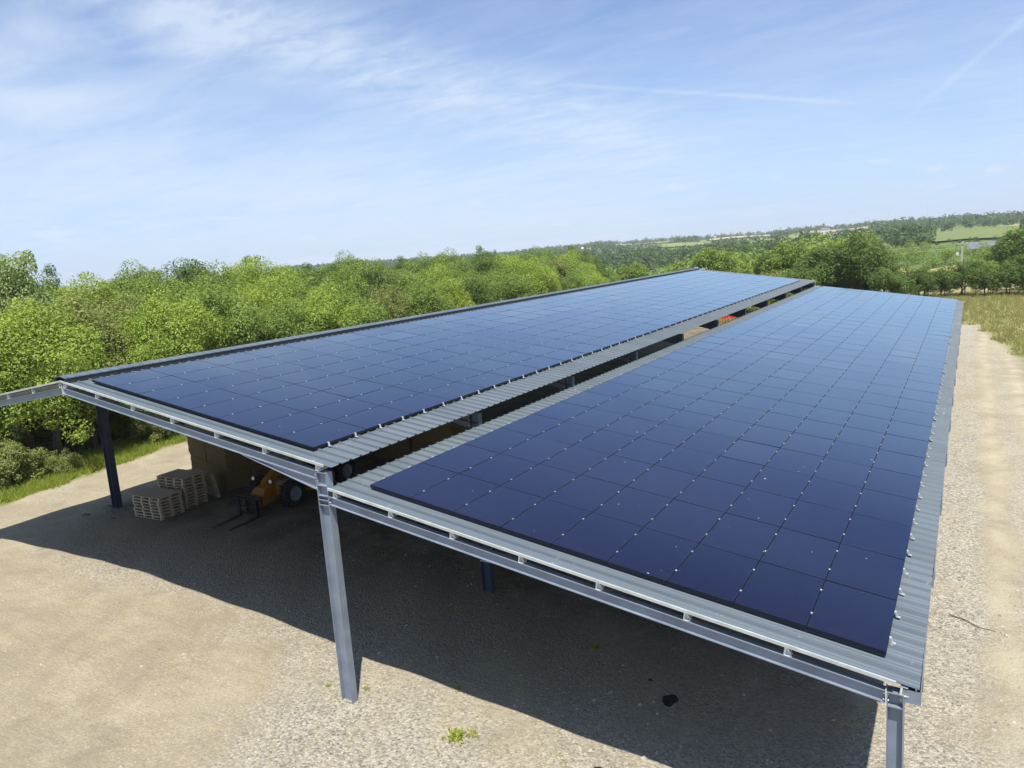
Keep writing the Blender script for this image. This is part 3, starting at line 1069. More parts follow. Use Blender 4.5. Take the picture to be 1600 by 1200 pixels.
def pallet_meshes():
    deck = MB()
    nb = 9
    bw = PD / nb
    for i in range(nb):
        y = -PD / 2 + i * bw
        deck.box(-PW / 2, PW / 2, y + 0.004, y + bw - 0.004, PH - 0.020, PH)
    st = MB()
    for i in range(4):
        x = -PW / 2 + 0.06 + i * (PW - 0.12) / 3
        st.box(x - 0.055, x + 0.055, -PD / 2 + .002, PD / 2 - .002, PH - 0.040, PH - 0.0205)
    deck.add(st.v, st.f)
    bot = MB()
    for i in range(4):
        x = -PW / 2 + 0.06 + i * (PW - 0.12) / 3
        bot.box(x - 0.055, x + 0.055, -PD / 2, PD / 2, 0.001, 0.019)
    for y in (-PD / 2 + .05, 0, PD / 2 - .05):
        for i in range(3):
            xa = -PW / 2 + 0.115 + i * (PW - 0.12) / 3 + .001
            bot.box(xa, xa + (PW - 0.12) / 3 - .112, y - .049, y + .049, 0.0012, 0.0188)
    blk = MB()
    blk.box(-0.05, 0.05, -0.055, 0.055, 0.0195, PH - 0.0405)
    return deck.mesh('deck', M['wood']), bot.mesh('bottom_board', M['wood']), blk.mesh('block', M['wood'])


ME_DECK, ME_BOT, ME_BLK = pallet_meshes()


def pallet(loc, rot, label, group):
    o = empty('pallet', loc, rot)
    tag(o, label, 'pallet', group)
    place(o, ME_DECK, 'deck')
    place(o, ME_BOT, 'bottom_board')
    for i in range(4):
        for y in (-PD / 2 + 0.058, 0, PD / 2 - 0.058):
            b_ = place(o, ME_BLK, 'block')
            b_.location = (-PW / 2 + 0.06 + i * (PW - 0.12) / 3, y, 0)
    return o


rq = random.Random(5)
for n, (cx, cy, k, wd) in enumerate(((-18.25, 5.70, 7, 'front'), (-18.50, 7.06, 10, 'taller rear'))):
    for i in range(k):
        lvl = 'topmost' if i == k - 1 else ('bottom' if i == 0 else ORD[i + 1] + ' from the ground')
        pallet((cx + rq.uniform(-.02, .02), cy + rq.uniform(-.02, .02), 0.03 + i * (PH + .001)), (0, 0, R(3 + rq.uniform(-1, 1))),
               'pale wooden pallet in the %s stack under the roof, %s' % (wd, lvl), 'stacked wooden pallets')
pallet((-18.55, 8.30, 0.57), (R(-80), 0, R(-14)), 'wooden pallet stood on end against the straw bales', 'stacked wooden pallets')

# ------------------------------------------------------------------ straw bales
BL, BD, BH = 2.55, 1.2, 0.92


def bale_mesh(seed):
    r = random.Random(seed)
    nx, ny, nz = 15, 8, 7
    rings, V, F = [], [], []
    idx = {}

    def vid(i, j, k):
        key = (i, j, k)
        if key not in idx:
            x = (i / nx - .5) * BL
            y = (j / ny - .5) * BD
            z = k / nz * BH
            gx = 0.022 * math.cos(i / nx * math.pi * 12) if (j in (0, ny) or k in (0, nz)) else 0
            fy = 1 - gx
            e = 0.02
            cr = 0.93 if (j in (0, ny)) and (k in (0, nz)) else 1.0
            V.append((x * (0.985 if (k in (0, nz) or j in (0, ny)) and i in (0, nx) else 1) + r.uniform(-e, e),
                      y * fy * cr + r.uniform(-e, e), (z - BH / 2) * fy * (1.0) + BH / 2 + r.uniform(-e, e) * .7))
            idx[key] = len(V) - 1
        return idx[key]
    for i in range(nx):
        for j in range(ny):
            for k in (0, nz):
                F.append((vid(i, j, k), vid(i + 1, j, k), vid(i + 1, j + 1, k), vid(i, j + 1, k)))
    for i in range(nx):
        for k in range(nz):
            for j in (0, ny):
                F.append((vid(i, j, k), vid(i + 1, j, k), vid(i + 1, j, k + 1), vid(i, j, k + 1)))
    for j in range(ny):
        for k in range(nz):
            for i in (0, nx):
                F.append((vid(i, j, k), vid(i, j + 1, k), vid(i, j + 1, k + 1), vid(i, j, k + 1)))
    mb = MB()
    mb.v, mb.f = V, F
    return mb.mesh('straw_bale', M['straw'], True)


BM = [bale_mesh(s) for s in range(4)]
LAYER = ['bottom layer', 'second layer up', 'third layer up', 'top layer']


def bale(x, y, z, rz, label, grp):
    o = link('straw_bale', BM[rq.randrange(4)], None, (x, y, z), (0, 0, rz))
    tag(o, label, 'straw bale', grp)


rz = R(-16)
ux, uy = math.cos(rz), math.sin(rz)
for k in range(4):
    for j in range(2):              # rows going back
        for i in range(2):
            if j == 1 and i == 0 and k < 3:
                continue
            px_, py_ = -17.95 - ux * BL * (1.5 - i) , 9.0 - uy * BL * (1.5 - i)
            x = px_ - uy * (-(0.6 + j * 1.22)) * -1 + 0
            y = py_ + ux * (0.6 + j * 1.22)
            x = px_ - uy * (0.6 + j * 1.22)
            dz_ = 0.02 + k * (BH - 0.01)
            bale(x + rq.uniform(-.08, .08), y + rq.uniform(-.06, .06), dz_, rz + R(rq.uniform(-1.5, 1.5)),
                 'straw bale behind the pallets, %s, %s end, %s row' % (LAYER[k], 'left' if i == 0 else 'right', 'front' if j == 0 else 'back'),
                 'big straw bales stacked under the roof')
for k in range(4):
    for i in range(3):
        bale(-16.4 + i * 2.6 + rq.uniform(-.06, .06), 16.4 + rq.uniform(-.06, .06), 0.02 + k * (BH - .01), R(rq.uniform(-1.5, 1.5)),
             'straw bale in the stack behind the orange telehandler, %s, %s' % (LAYER[k], ('left end', 'middle', 'right end')[i]),
             'big straw bales stacked under the roof')

# ------------------------------------------------------------------ telehandler
th = empty('telehandler', (-14.25, 10.30, 0), (0, 0, R(4)))
tag(th, 'orange telehandler with lowered black forks parked under the roof', 'telehandler')
mb = MB()
mb.cbox(-0.55, 0.55, -2.0, 2.3, 0.52, 1.0, 0.03)
mb.cbox(-0.45, 0.45, 1.2, 2.25, 1.003, 1.75, 0.05)
mb.build('chassis', M['orange'], th)
mb = MB()
mb.loft([[(-1.18, -0.85, .6), (-.57, -.85, .6), (-.57, 1.0, .6), (-1.18, 1.0, .6)],
         [(-1.18, -0.85, 1.15), (-.57, -.85, 1.2), (-.57, 1.0, 1.35), (-1.18, 1.0, 1.3)],
         [(-1.10, -0.75, 1.28), (-.57, -.8, 1.33), (-.57, .9, 1.5), (-1.08, .9, 1.45)]])
mb.build('engine_cover', M['orange'], th)
mb = MB()   # fuel tank and step between the wheels on the cab side
mb.cbox(0.58, 1.12, -0.75, 0.85, 0.42, 0.86, 0.04)
mb.build('side_tank', M['orange'], th)
cab = MB()
px4 = [(.36, -.95), (1.14, -.95), (1.14, .75), (.36, .75)]
for (x, y) in px4:
    tilt = 0.18 if y < 0 else -0.04
    cab.loft([[(x - .035, y - .035, .87), (x + .035, y - .035, .87), (x + .035, y + .035, .87), (x - .035, y + .035, .87)],
              [(x - .035, y - .035 + tilt, 2.32), (x + .035, y - .035 + tilt, 2.32), (x + .035, y + .035 + tilt, 2.32), (x - .035, y + .035 + tilt, 2.32)]])
cab.cbox(.33, 1.17, -.86, .78, 2.322, 2.42, .03)
cab.box(.40, 1.10, -.93, -.90, .87, 1.15)
cab.box(.40, 1.16, -.9, .72, .865, .90)
cab.box(1.12, 1.16, -.88, .72, .9002, 1.10)
cabo = cab.build('cab', M['blackpaint'], th)
mb = MB()
mb.hexa([(1.14, -.90, 1.101), (1.15, -.90, 1.101), (1.15, .72, 1.101), (1.14, .72, 1.101), (1.14, -.75, 2.31), (1.15, -.75, 2.31), (1.15, .70, 2.31), (1.14, .70, 2.31)])
mb.build('side_window', M['glassdark'], cabo)
mb = MB()
mb.hexa([(.40, -.95, 1.151), (1.10, -.95, 1.151), (1.10, -.94, 1.151), (.40, -.94, 1.151), (.40, -.78, 2.31), (1.10, -.78, 2.31), (1.10, -.77, 2.31), (.40, -.77, 2.31)])
mb.build('windscreen', M['glassdark'], cabo)
mb = MB()
mb.cbox(.55, .95, -.1, .4, .901, 1.3, .05)
mb.cbox(.55, .95, .3, .45, 1.301, 1.85, .05)
mb.build('seat', M['black'], cabo)
mb = MB()


def beam(a, b, wx, h):
    a, b = Vector(a), Vector(b)
    d = (b - a).normalized()
    n = Vector((0, -d.z, d.y)) if abs(d.x) < .5 else Vector((0, 0, 1))
    if n.z < 0:
        n = -n
    X = Vector((wx / 2, 0, 0))
    r = []
    for p in (a, b):
        r.append([p - X - n * h / 2, p + X - n * h / 2, p + X + n * h / 2, p - X + n * h / 2])
    return r


mb.loft(beam((-.08, 2.05, 2.05), (-.08, -1.35, 1.55), .36, .42))
mb.build('boom', M['orange'], th)
mb = MB()
mb.loft(beam((-.08, -1.2, 1.57), (-.08, -2.2, 1.05), .30, .34))
bt = mb.build('boom_extension', M['orange'], th)
mb = MB()
mb.loft([[(-.36, -2.75, .34), (.36, -2.75, .34), (.36, -2.1, .40), (-.36, -2.1, .40)],
         [(-.38, -2.72, .80), (.38, -2.72, .80), (.34, -2.0, .86), (-.34, -2.0, .86)],
         [(-.30, -2.55, 1.02), (.30, -2.55, 1.02), (.26, -1.95, 1.15), (-.26, -1.95, 1.15)]])
mb.box(-.38, -.30, -2.95, -2.752, .32, .78)
mb.box(.30, .38, -2.95, -2.752, .32, .78)
mb.build('boom_head', M['orange'], th)
mb = MB()
mb.tube([(.22, 1.2, 1.0), (.22, -.4, 1.55)], .055, 10)
mb.tube([(-.38, 1.2, 1.0), (-.38, -.4, 1.55)], .055, 10)
mb.build('lift_ram', M['blackpaint'], th)
cr = MB()
for z in (.12, .42, .74):
    cr.box(-.72, .72, -3.26, -3.19, z, z + .07)
for x in (-.72, -.24, .18, .66):
    cr.box(x, x + .06, -3.185, -3.12, .10, .84)
cr.box(-.30, .30, -3.118, -2.955, .18, .62)
cr.box(-.72, .72, -3.185, -3.12, .845, .90)
cr.build('carriage', M['blackpaint'], th)
for x in (-.55, .43):
    mb = MB()
    mb.box(x, x + .12, -3.33, -3.27, .03, .80)
    mb.prism([(-3.33, .03), (-4.75, .035), (-4.75, .045), (-3.331, .085)], 'x', x, x + .12)
    mb.build('fork', M['blackpaint'], th)


def wheel(x, y, s):
    w_ = empty('wheel', (x, y, .60))
    w_.parent = th
    tb = MB()
    tb.lathe([(-.20, .34), (-.21, .44), (-.20, .53), (-.14, .575), (.14, .575), (.20, .53), (.21, .44), (.20, .34), (-.20, .34)], 'x', 36)
    for j in range(20):         # chevron lugs
        a = 2 * math.pi * j / 20
        for side in (-1, 1):
            Mx = Matrix.Rotation(a + side * .07, 4, 'X') @ Matrix.Translation((side * .10, 0, .585)) @ Matrix.Rotation(side * R(38), 4, 'Z')
            tb.box(-.10, .10, -.03, .03, -.03, .028, Mx)
    tb.build('tyre', M['black'], w_, False)
    rb = MB()
    rb.lathe([(s * .10, .335), (s * .17, .345), (s * .18, .33), (s * .11, .29), (s * .05, .25), (s * .06, .14), (s * .10, .12), (s * .15, .10), (s * .15, .01), (-s * .1, .01), (-s * .1, .335)], 'x', 28)
    rb.build('rim', M['rim'], w_, True)


for y in (-1.66, 1.68):
    for s in (-1, 1):
        wheel(s * .95, y, s)
for y in (-1.66, 1.68):
    mb = MB()
    for s in (-1, 1):
        pass
    mb.tube([(-.75, y, .60), (.75, y, .60)], .10, 12)
    mb.build('axle', M['blackpaint'], th)
for (x, y, z) in ((-.35, -2.5, 1.42), (.42, -2.3, 1.28)):
    mb = MB()
    mb.lathe([(-.03, .03), (0.0, .075), (.03, .08)], 'y', 14, Matrix.Translation((x, y, z)) @ Matrix.Rotation(math.pi, 4, 'Z'))
    mb.build('work_light', M['lamp'], th)
    mb = MB()
    mb.tube([(x, y + .06, z), (x * .7, y + .35, z - .30)], .018, 6)
    mb.build('light_bracket', M['blackpaint'], th)

# ------------------------------------------------------------------ red cultivator behind the shed
im = empty('cultivator', (-12.6, 75.2, 0), (0, 0, R(20)))
tag(im, 'red farm cultivator standing on the ground beyond the barn', 'farm implement')
mb = MB()
for y in (-1.2, -.2, .8):
    mb.box(-2.4, 2.4, y, y + .14, .85, .99)
for x in (-2.3, -.8, .7, 2.15):
    mb.box(x, x + .12, -1.2, .94, .992, 1.10)
mb.loft(beam((-.5, -1.1, .95), (-.5, -3.2, .7), .14, .16))
mb.build('frame', M['red'], im)
for i in range(13):
    mb = MB()
    x = -2.3 + i * .38
    y = (-1.15, -.15, .85)[i % 3]
    mb.tube([(x, y, .85), (x, y + .35, .7), (x, y + .40, .4), (x, y + .1, .12), (x, y - .08, .04)], .03, 6)
    mb.build('tine', M['red'], im)
for x in (-1.8, 1.8):
    mb = MB()
    mb.lathe([(-.1, .12), (-.1, .33), (.1, .33), (.1, .12)], 'x', 20, Matrix.Translation((x, 1.6, .33)))
    mb.build('wheel', M['black'], im)

# ------------------------------------------------------------------ wire run between two columns
fw = empty('fence_wire', (XC, 5.36, 0))
tag(fw, 'thin wires strung across the barn from the middle column', 'wire')
for z in (1.40, 1.02):
    mb = MB()
    pts = [(0.2 + 11.0 * t / 12, -0.04, z - 0.10 * math.sin(math.pi * t / 12)) for t in range(13)]
    mb.tube(pts, 0.006, 5)
    mb.build('wire', M['wire'], fw)
    mb = MB()
    mb.box(-.175, .175, -.012, -.004, z - .012, z + .012)
    mb.box(.168, .176, -.0035, .2, z - .012, z + .012)
    mb.build('strap', M['galv'], fw)

# ------------------------------------------------------------------ bits lying about


def lump(x, y, sx, sy, sz, seed, mat, name, label, cat):
    r = random.Random(seed)
    rings = []
    for i in range(6):
        t = i / 5
        k = math.sqrt(max(0.02, 1 - t * t))
        rings.append([(math.cos(a * math.pi / 7) * sx * k * r.uniform(.75, 1.2), math.sin(a * math.pi / 7) * sy * k * r.uniform(.75, 1.2), -.03 + t * sz * r.uniform(.7, 1.1)) for a in range(14)])
    mb = MB()
    mb.loft(rings)
    o = link(name, mb.mesh(name, mat), None, (x, y, float(terrain(x, y))))
    tag(o, label, cat)


lump(5.75, 2.72, .20, .24, .10, 1, M['scrap'], 'plastic_scrap', 'crumpled black scrap lying in the shade near the front edge', 'scrap')
lump(5.1, 3.25, .10, .07, .05, 2, M['scrap'], 'plastic_scrap', 'small black scrap lying behind the crumpled black scrap', 'scrap')
lump(7.6, 3.0, .22, .05, .03, 3, M['scrap'], 'plastic_scrap', 'thin dark strip of scrap near the right column in shade', 'scrap')
lump(5.35, 0.05, .28, .09, .05, 8, M['scrap'], 'plastic_scrap', 'dark scrap at the bottom edge of the picture by the shadow edge', 'scrap')
lump(-0.66, -0.72, .07, .06, .09, 4, M['polewood'], 'stone', 'grey stone at the foot of the front middle column', 'stone')
lump(-0.25, 4.9, .09, .07, .07, 5, M['clod'], 'stone', 'small stone at the foot of the shaded middle column', 'stone')
lump(0.15, 4.75, .10, .06, .06, 6, M['clod'], 'stone', 'flat brown stone beside the shaded middle column', 'stone')
mb = MB()
mb.tube([(0, 0, .03), (.35, -.15, .035), (.62, -.42, .03), (1.0, -.50, .03)], [.014, .012, .010, .006], 6)
o = link('branch', mb.mesh('branch', M['bark']), None, (10.95, 9.2, .01))
tag(o, 'thin dry branch lying on the gravel beside the right eave', 'branch')

rr_ = random.Random(77)
for i in range(7):
    lump(-20.9 + rr_.uniform(-.9, 1.5), 4.9 + rr_.uniform(-.9, .7), rr_.uniform(.12, .32), rr_.uniform(.10, .25), rr_.uniform(.06, .16), 50 + i, M['clod'], 'earth_clod',
         ('largest', 'low', 'flat', 'small', 'broken', 'round', 'outermost')[i] + ' dark clod of earth heaped round the foot of the left column', 'earth clod')
# loose stones on the yard
ns = 9000
sx = RNG.uniform(-12, 15, ns)
sy = RNG.uniform(-4.5, 13, ns)
keep = (RNG.random(ns) < np.clip(0.25 + 0.75 * ((sx > 9.6) & (sx < 12.8)) + 0.5 * ((sy < 3) & (sx + .45 * sy > -4)), 0, 1))
sx, sy = sx[keep], sy[keep]
n_ = len(sx)
rad = np.clip(RNG.lognormal(-3.75, .42, n_), .010, .075)
th_ = RNG.uniform(0, 6.28, n_)
base = np.array([[1, 0, 0], [.3, .9, 0], [-.8, .6, 0], [-.9, -.5, 0], [.2, -.95, 0], [.1, .05, .75]])
V = np.repeat(base[None], n_, 0) * RNG.uniform(.65, 1.25, (n_, 6, 1)) * rad[:, None, None]
cs, sn = np.cos(th_)[:, None], np.sin(th_)[:, None]
VX, VY = V[..., 0] * cs - V[..., 1] * sn, V[..., 0] * sn + V[..., 1] * cs
VZ = V[..., 2] + terrain(sx, sy)[:, None] - 0.004
P_ = np.stack([VX + sx[:, None], VY + sy[:, None], VZ], -1)
tri = np.concatenate([P_[:, [a, b_, 5]] for a, b_ in ((0, 1), (1, 2), (2, 3), (3, 4), (4, 0))])
m_, k_, bs_ = material('loose_stone')
ri = k_.n('ShaderNodeNewGeometry').outputs['Position']
k_.l(k_.mix(k_.rng(k_.noise(ri, 9.0, 2), .35, .65), (0.20, 0.18, 0.15), (0.46, 0.42, 0.35)), bs_.inputs['Base Color'])
bs_.inputs['Roughness'].default_value = .9
o = link('gravel_stones', quads_mesh('gravel_stones', tri, m_, 3))
tag(o, 'loose pale stones scattered over the gravel yard', 'gravel', kind='stuff')

# ------------------------------------------------------------------ power pole and its lines
ppx, ppy = polar(186, 0.55)
pz = float(terrain(ppx, ppy))
pole = empty('power_pole', (ppx, ppy, pz))
ph = 5.8 - pz
tag(pole, 'pale power pole with crossarm and transformer standing in the far hedge', 'power pole')
mb = MB()
mb.loft([[(-.2, -.2, -.3), (.2, -.2, -.3), (.2, .2, -.3), (-.2, .2, -.3)], [(-.12, -.12, ph), (.12, -.12, ph), (.12, .12, ph), (-.12, .12, ph)]])
mb.build('post', M['polewood'], pole)
mb = MB()
mb.box(-1.0, 1.0, -.27, -.13, ph - .55, ph - .40)
mb.box(-1.6, -.2, -.2, -.14, ph - 3.0, ph - 2.9)
mb.build('crossarm', M['polewood'], pole)
mb = MB()
mb.cbox(-1.1, -.6, -.4, .1, ph - 2.88, ph - 2.3, .05)
mb.build('transformer', M['galv'], pole)
for x in (-.85, .85):
    mb = MB()
    mb.lathe([(ph - .398, .05), (ph - .3, .09), (ph - .22, .05)], 'z', 8, Matrix.Translation((x, -.2, 0)))
    mb.build('insulator', M['white_wall'], pole)
for q, (ex, ey, ez, lab) in enumerate(((-120, 128, 5.2, 'upper power line running left from the pole over the valley'),
                                       (-120, 130, 3.6, 'lower power line running left from the pole over the valley'),
                                       (75, 200, 6.5, 'power line running right from the pole over the hedges'))):
    x0, y0, z0 = ppx + (-.85 if q < 2 else .85), ppy - .2, pz + ph - .25 - (1.0 if q == 1 else 0)
    pts = []
    for t in range(25):
        f = t / 24
        pts.append((x0 + (ex - x0) * f, y0 + (ey - y0) * f, z0 + (ez - z0) * f - 6.0 * f * (1 - f) * (1 if q < 2 else .4)))
    mb = MB()
    mb.tube(pts, 0.022, 4)
    o = mb.build('power_line', M['wire'])
    tag(o, lab, 'power line')

# ------------------------------------------------------------------ far houses and masts


def house(px_az, r, wx, wy, h, rh, rot, wall, roof, label, hip=False):
    x, y = polar(r, px_az)
    o = empty('house', (x, y, float(terrain(x, y)) - .3), (0, 0, R(rot)))
    tag(o, label, 'house')
    mb = MB()
    mb.box(-wx / 2, wx / 2, -wy / 2, wy / 2, 0, h)
    if not hip:
        mb.prism([(-wy / 2, h + .001), (wy / 2, h + .001), (0, h + rh - .1)], 'x', -wx / 2, wx / 2)
    wl = mb.build('wall', M[wall], o)
    mb = MB()
    e = .5
    if hip:
        mb.loft([[(-wx / 2 - e, -wy / 2 - e, h), (wx / 2 + e, -wy / 2 - e, h), (wx / 2 + e, wy / 2 + e, h), (-wx / 2 - e, wy / 2 + e, h)],
                 [(-wx / 4, -.1, h + rh), (wx / 4, -.1, h + rh), (wx / 4, .1, h + rh), (-wx / 4, .1, h + rh)]])
    else:
        mb.prism([(-wy / 2 - e, h - .2), (0, h + rh), (wy / 2 + e, h - .2), (wy / 2 + e, h), (0, h + rh + .25), (-wy / 2 - e, h)], 'x', -wx / 2 - .4, wx / 2 + .4)
    mb.build('roof', M[roof], o)
    for i in range(3):
        mb = MB()
        xx = -wx / 2 + (i + .5) * wx / 3
        mb.box(xx - .6, xx + .6, -wy / 2 - .06, -wy / 2 - .001, 1.0, min(h - .4, 2.4))
        mb.build('window', M['glassdark'], o)


house(5.55, 395, 11, 9, 2.8, 2.8, 12, 'wall', 'tile', 'wide house with hipped brown roof among trees beyond the hedge', True)
house(3.55, 640, 13, 8, 3.5, 2.8, -10, 'wall', 'tile', 'pale farmhouse with grey brown gable roof on the hillside')
house(8.35, 520, 8, 6, 3.5, 2.6, 25, 'white_wall', 'white_wall', 'small bright white house above the big oak')
house(8.9, 1450, 13, 8, 8, 3, 0, 'white_wall', 'slate', 'white house with tall block on the far skyline')
house(7.9, 1500, 16, 9, 4, 3, 5, 'white_wall', 'slate', 'long white house to the right of the skyline block')
house(26.2, 1500, 13, 8, 4.5, 3, 15, 'white_wall', 'white_wall', 'white farmhouse on the hill above the valley wood')
house(-.9, 330, 12, 8, 2.6, 2.2, -8, 'wall', 'slate', 'low barn with blue grey roof at the right edge')
house(3.3, 1300, 13, 8, 4, 3.5, 0, 'white_wall', 'tile', 'pale house on the skyline left of the green field')
for a_, r_, h_, lab in ((15.2, 2300, 34, 'thin radio mast on the skyline behind the oak'), (4.9, 2000, 30, 'thin radio mast on the skyline above the green field'),
                        (2.6, 2200, 34, 'thin radio mast furthest right on the skyline')):
    x, y = polar(r_, a_)
    o = empty('radio_mast', (x, y, float(terrain(x, y))))
    tag(o, lab, 'radio mast')
    mb = MB()
    for i in range(3):
        a = i * 2.094
        mb.tube([(math.cos(a) * .8, math.sin(a) * .8, 0), (math.cos(a) * .35, math.sin(a) * .35, h_)], .16, 4)
    for z in range(2, h_, 3):
        mb.tube([(math.cos(a_) * .6, math.sin(a_) * .6, z), (-math.cos(a_) * .6, -math.sin(a_) * .6, z + 2)], .1, 4)
    mb.build('lattice', M['galv'], o)
    mb = MB()
    mb.tube([(0, 0, h_), (0, 0, h_ + 5)], .12, 5)
    mb.build('antenna', M['galv'], o)

#@@VEGETATION
# ------------------------------------------------------------------ vegetation


def leaves(centres, radii, n, size, rng, up=0.35, flat=1.0):
    """n leaf quads spread over lumps of foliage"""
    wgt = radii ** 2
    idx = rng.choice(len(centres), n, p=wgt / wgt.sum())
    d = rng.normal(size=(n, 3))
    d /= np.linalg.norm(d, axis=1, keepdims=True)
    rr = radii[idx] * (0.46 + 0.60 * rng.random(n) ** 0.55)
    p = centres[idx] + d * rr[:, None] * np.array([1, 1, flat])
    nrm = d * 0.9 + rng.normal(size=(n, 3)) * 0.55 + np.array([0, 0, up])
    nrm /= np.linalg.norm(nrm, axis=1, keepdims=True)
    t = rng.normal(size=(n, 3))
    u = np.cross(nrm, t)
    u /= np.linalg.norm(u, axis=1, keepdims=True)
    v = np.cross(nrm, u)
    s = size * rng.uniform(0.6, 1.35, n)[:, None]
    fold = nrm * s * 0.25
    return np.stack([p + u * s, p + v * s * 0.55 + fold, p - u * s, p - v * s * 0.55 + fold], 1)


def crown_mesh(name, seed, kind, nl, size, nlump, R0=3.3, zc=5.6, rz=4.6, low=0.9, lump=(0.75, 1.35), skew=0.0):
    """canonical 10 m tree"""
    rng = np.random.default_rng(seed)
    d = rng.normal(size=(nlump, 3))
    d /= np.linalg.norm(d, axis=1, keepdims=True)
    d[:, 2] = np.where(d[:, 2] < -0.5, -d[:, 2] * .6, d[:, 2])
    rr = 0.35 + 0.65 * rng.random(nlump) ** 0.45
    prof = 1.0 - skew * np.clip(d[:, 2], 0, 1) * 0.6
    lr = rng.uniform(*lump, nlump)
    wob = 1 + 0.16 * np.sin(3 * np.arctan2(d[:, 1], d[:, 0]) + seed) * (1 - np.abs(d[:, 2]))
    c = np.stack([d[:, 0] * (R0 - lr * .7) * rr * prof * wob, d[:, 1] * (R0 - lr * .7) * rr * prof * wob, zc + d[:, 2] * (rz - lr * .8) * rr], 1)
    c[:, 2] = np.maximum(c[:, 2], low + lr * .6)
    # outlying sprays so that the outline is ragged
    ns = nlump // 2
    k = rng.integers(0, nlump, ns)
    e = c[k] - np.array([0, 0, zc])
    e /= np.linalg.norm(e, axis=1, keepdims=True) + 1e-6
    c2 = c[k] + e * lr[k][:, None] * 0.72 + rng.normal(size=(ns, 3)) * 0.18
    c = np.vstack([c, c2])
    r = np.concatenate([lr, rng.uniform(.22, .42, ns)])
    c[:, 2] = np.maximum(c[:, 2], low * .6)
    return quads_mesh(name, leaves(c, r, nl, size, rng), LEAF[kind]), c


def trunk_mesh(name, seed, c, r=0.2, zc=5.6, stems=1):
    rng = random.Random(seed)
    mb = MB()
    for s in range(stems):
        ox, oy = (0, 0) if stems == 1 else (rng.uniform(-.6, .6), rng.uniform(-.6, .6))
        pts = [(ox, oy, -.3), (ox + rng.uniform(-.1, .1), oy + rng.uniform(-.1, .1), zc * .3),
               (ox + rng.uniform(-.3, .3), oy + rng.uniform(-.3, .3), zc * .7), (ox + rng.uniform(-.4, .4), oy + rng.uniform(-.4, .4), zc * 1.3)]
        mb.tube(pts, [r * 1.25, r, r * .7, r * .2], 7)
        for i in range(6):
            q = c[rng.randrange(len(c))]
            z0 = zc * rng.uniform(.3, .8)
            a = (ox * .9, oy * .9, z0)
            m_ = ((a[0] + q[0]) * .5, (a[1] + q[1]) * .5, (a[2] + q[2]) * .5 + .3)
            mb.tube([a, m_, tuple(q)], [r * .5, r * .32, r * .08], 5)
    return mb.mesh(name, M['bark'], True)


KINDS = {}


def variant(key, kind, seed, nl, size, nlump, **kw):
    tr = kw.pop('trunk', 0.2)
    st = kw.pop('stems', 1)
    me, c = crown_mesh('crown', seed, kind, nl, size, nlump, **kw)
    KINDS[key] = (me, trunk_mesh('trunk', seed, c, tr, kw.get('zc', 5.6), st))


for i in range(2):
    variant('bright%d' % i, 'bright', 11 + i, 36000, 0.080, 84, R0=3.6, low=.35, zc=5.2, rz=5.0, lump=(.6, 1.25))
    variant('mid%d' % i, 'mid', 21 + i, 30000, 0.086, 74, low=.5, lump=(.6, 1.25))
    variant('dark%d' % i, 'dark', 31 + i, 27000, 0.086, 68, R0=3.1, lump=(.6, 1.2))
    variant('olive%d' % i, 'olive', 41 + i, 27000, 0.080, 70, R0=3.2, low=.3, zc=5.2, rz=4.9, lump=(.5, 1.1))
for i in range(2):
    variant('scrub%d' % i, 'olive', 101 + i, 20000, 0.21, 80, R0=7.0, zc=3.4, rz=6.4, low=.2, lump=(.7, 1.9), stems=3, trunk=.15)
variant('tall', 'pale', 51, 26000, 0.085, 70, R0=2.6, zc=6.0, rz=4.4, low=1.4, lump=(.45, .9), skew=.3)
variant('oak', 'dark', 61, 26000, 0.14, 90, R0=5.4, zc=5.4, rz=4.8, low=.8, lump=(.9, 1.7), trunk=.35)
for i in range(2):
    variant('bush%d' % i, 'olive', 71 + i, 12000, 0.17, 70, R0=5.6, zc=3.6, rz=6.2, low=.2, lump=(.5, 1.5), stems=3, trunk=.12)
    variant('hedge%d' % i, 'dark', 81 + i, 13000, 0.19, 60, R0=5.4, zc=4.2, rz=5.6, low=.2, lump=(.7, 1.7), stems=3, trunk=.12)
    variant('valley%d' % i, 'mid', 91 + i, 14000, 0.16, 60, R0=4.0, low=.4, zc=5.2, rz=4.8)
    variant('valleydark%d' % i, 'dark', 95 + i, 14000, 0.16, 60, R0=4.0, low=.4, zc=5.2, rz=4.8)

TR = random.Random(12)


def tree(x, y, h, key, label, group=None, name='tree', wide=1.0, cat='tree'):
    z = float(terrain(x, y))
    s = h / 10.0
    o = empty(name, (x, y, z), (0, 0, TR.uniform(0, 6.28)), (s * wide, s * wide, s))
    tag(o, label, cat, group)
    a, b = KINDS[key]
    place(o, a, 'crown')
    place(o, b, 'trunk')
    return o


AZT = [(-400, 83), (0, 66.7), (200, 59.4), (400, 51.0), (600, 41.7), (800, 31.9), (1000, 22.05), (1200, 12.77), (1400, 4.43), (1600, -2.82), (2000, -16)]


def az_of(px):
    return float(np.interp(px, [a for a, _ in AZT], [b for _, b in AZT]))


# skyline of the wood: height of tree tops over the camera's level (as a slope), by direction
SKY = [(18, -.030), (22, -.022), (24.5, -.012), (27, .001), (30, .005), (36, .008), (42, .011), (47, .012), (52, .017), (60, .021), (72, .025)]


def top_at(x, y):
    dx, dy = x - 11.2, y + 11.36
    r = math.hypot(dx, dy)
    a = math.degrees(math.atan2(-dx, dy))
    return 10.03 + r * float(np.interp(a, [q for q, _ in SKY], [v for _, v in SKY])), r, a


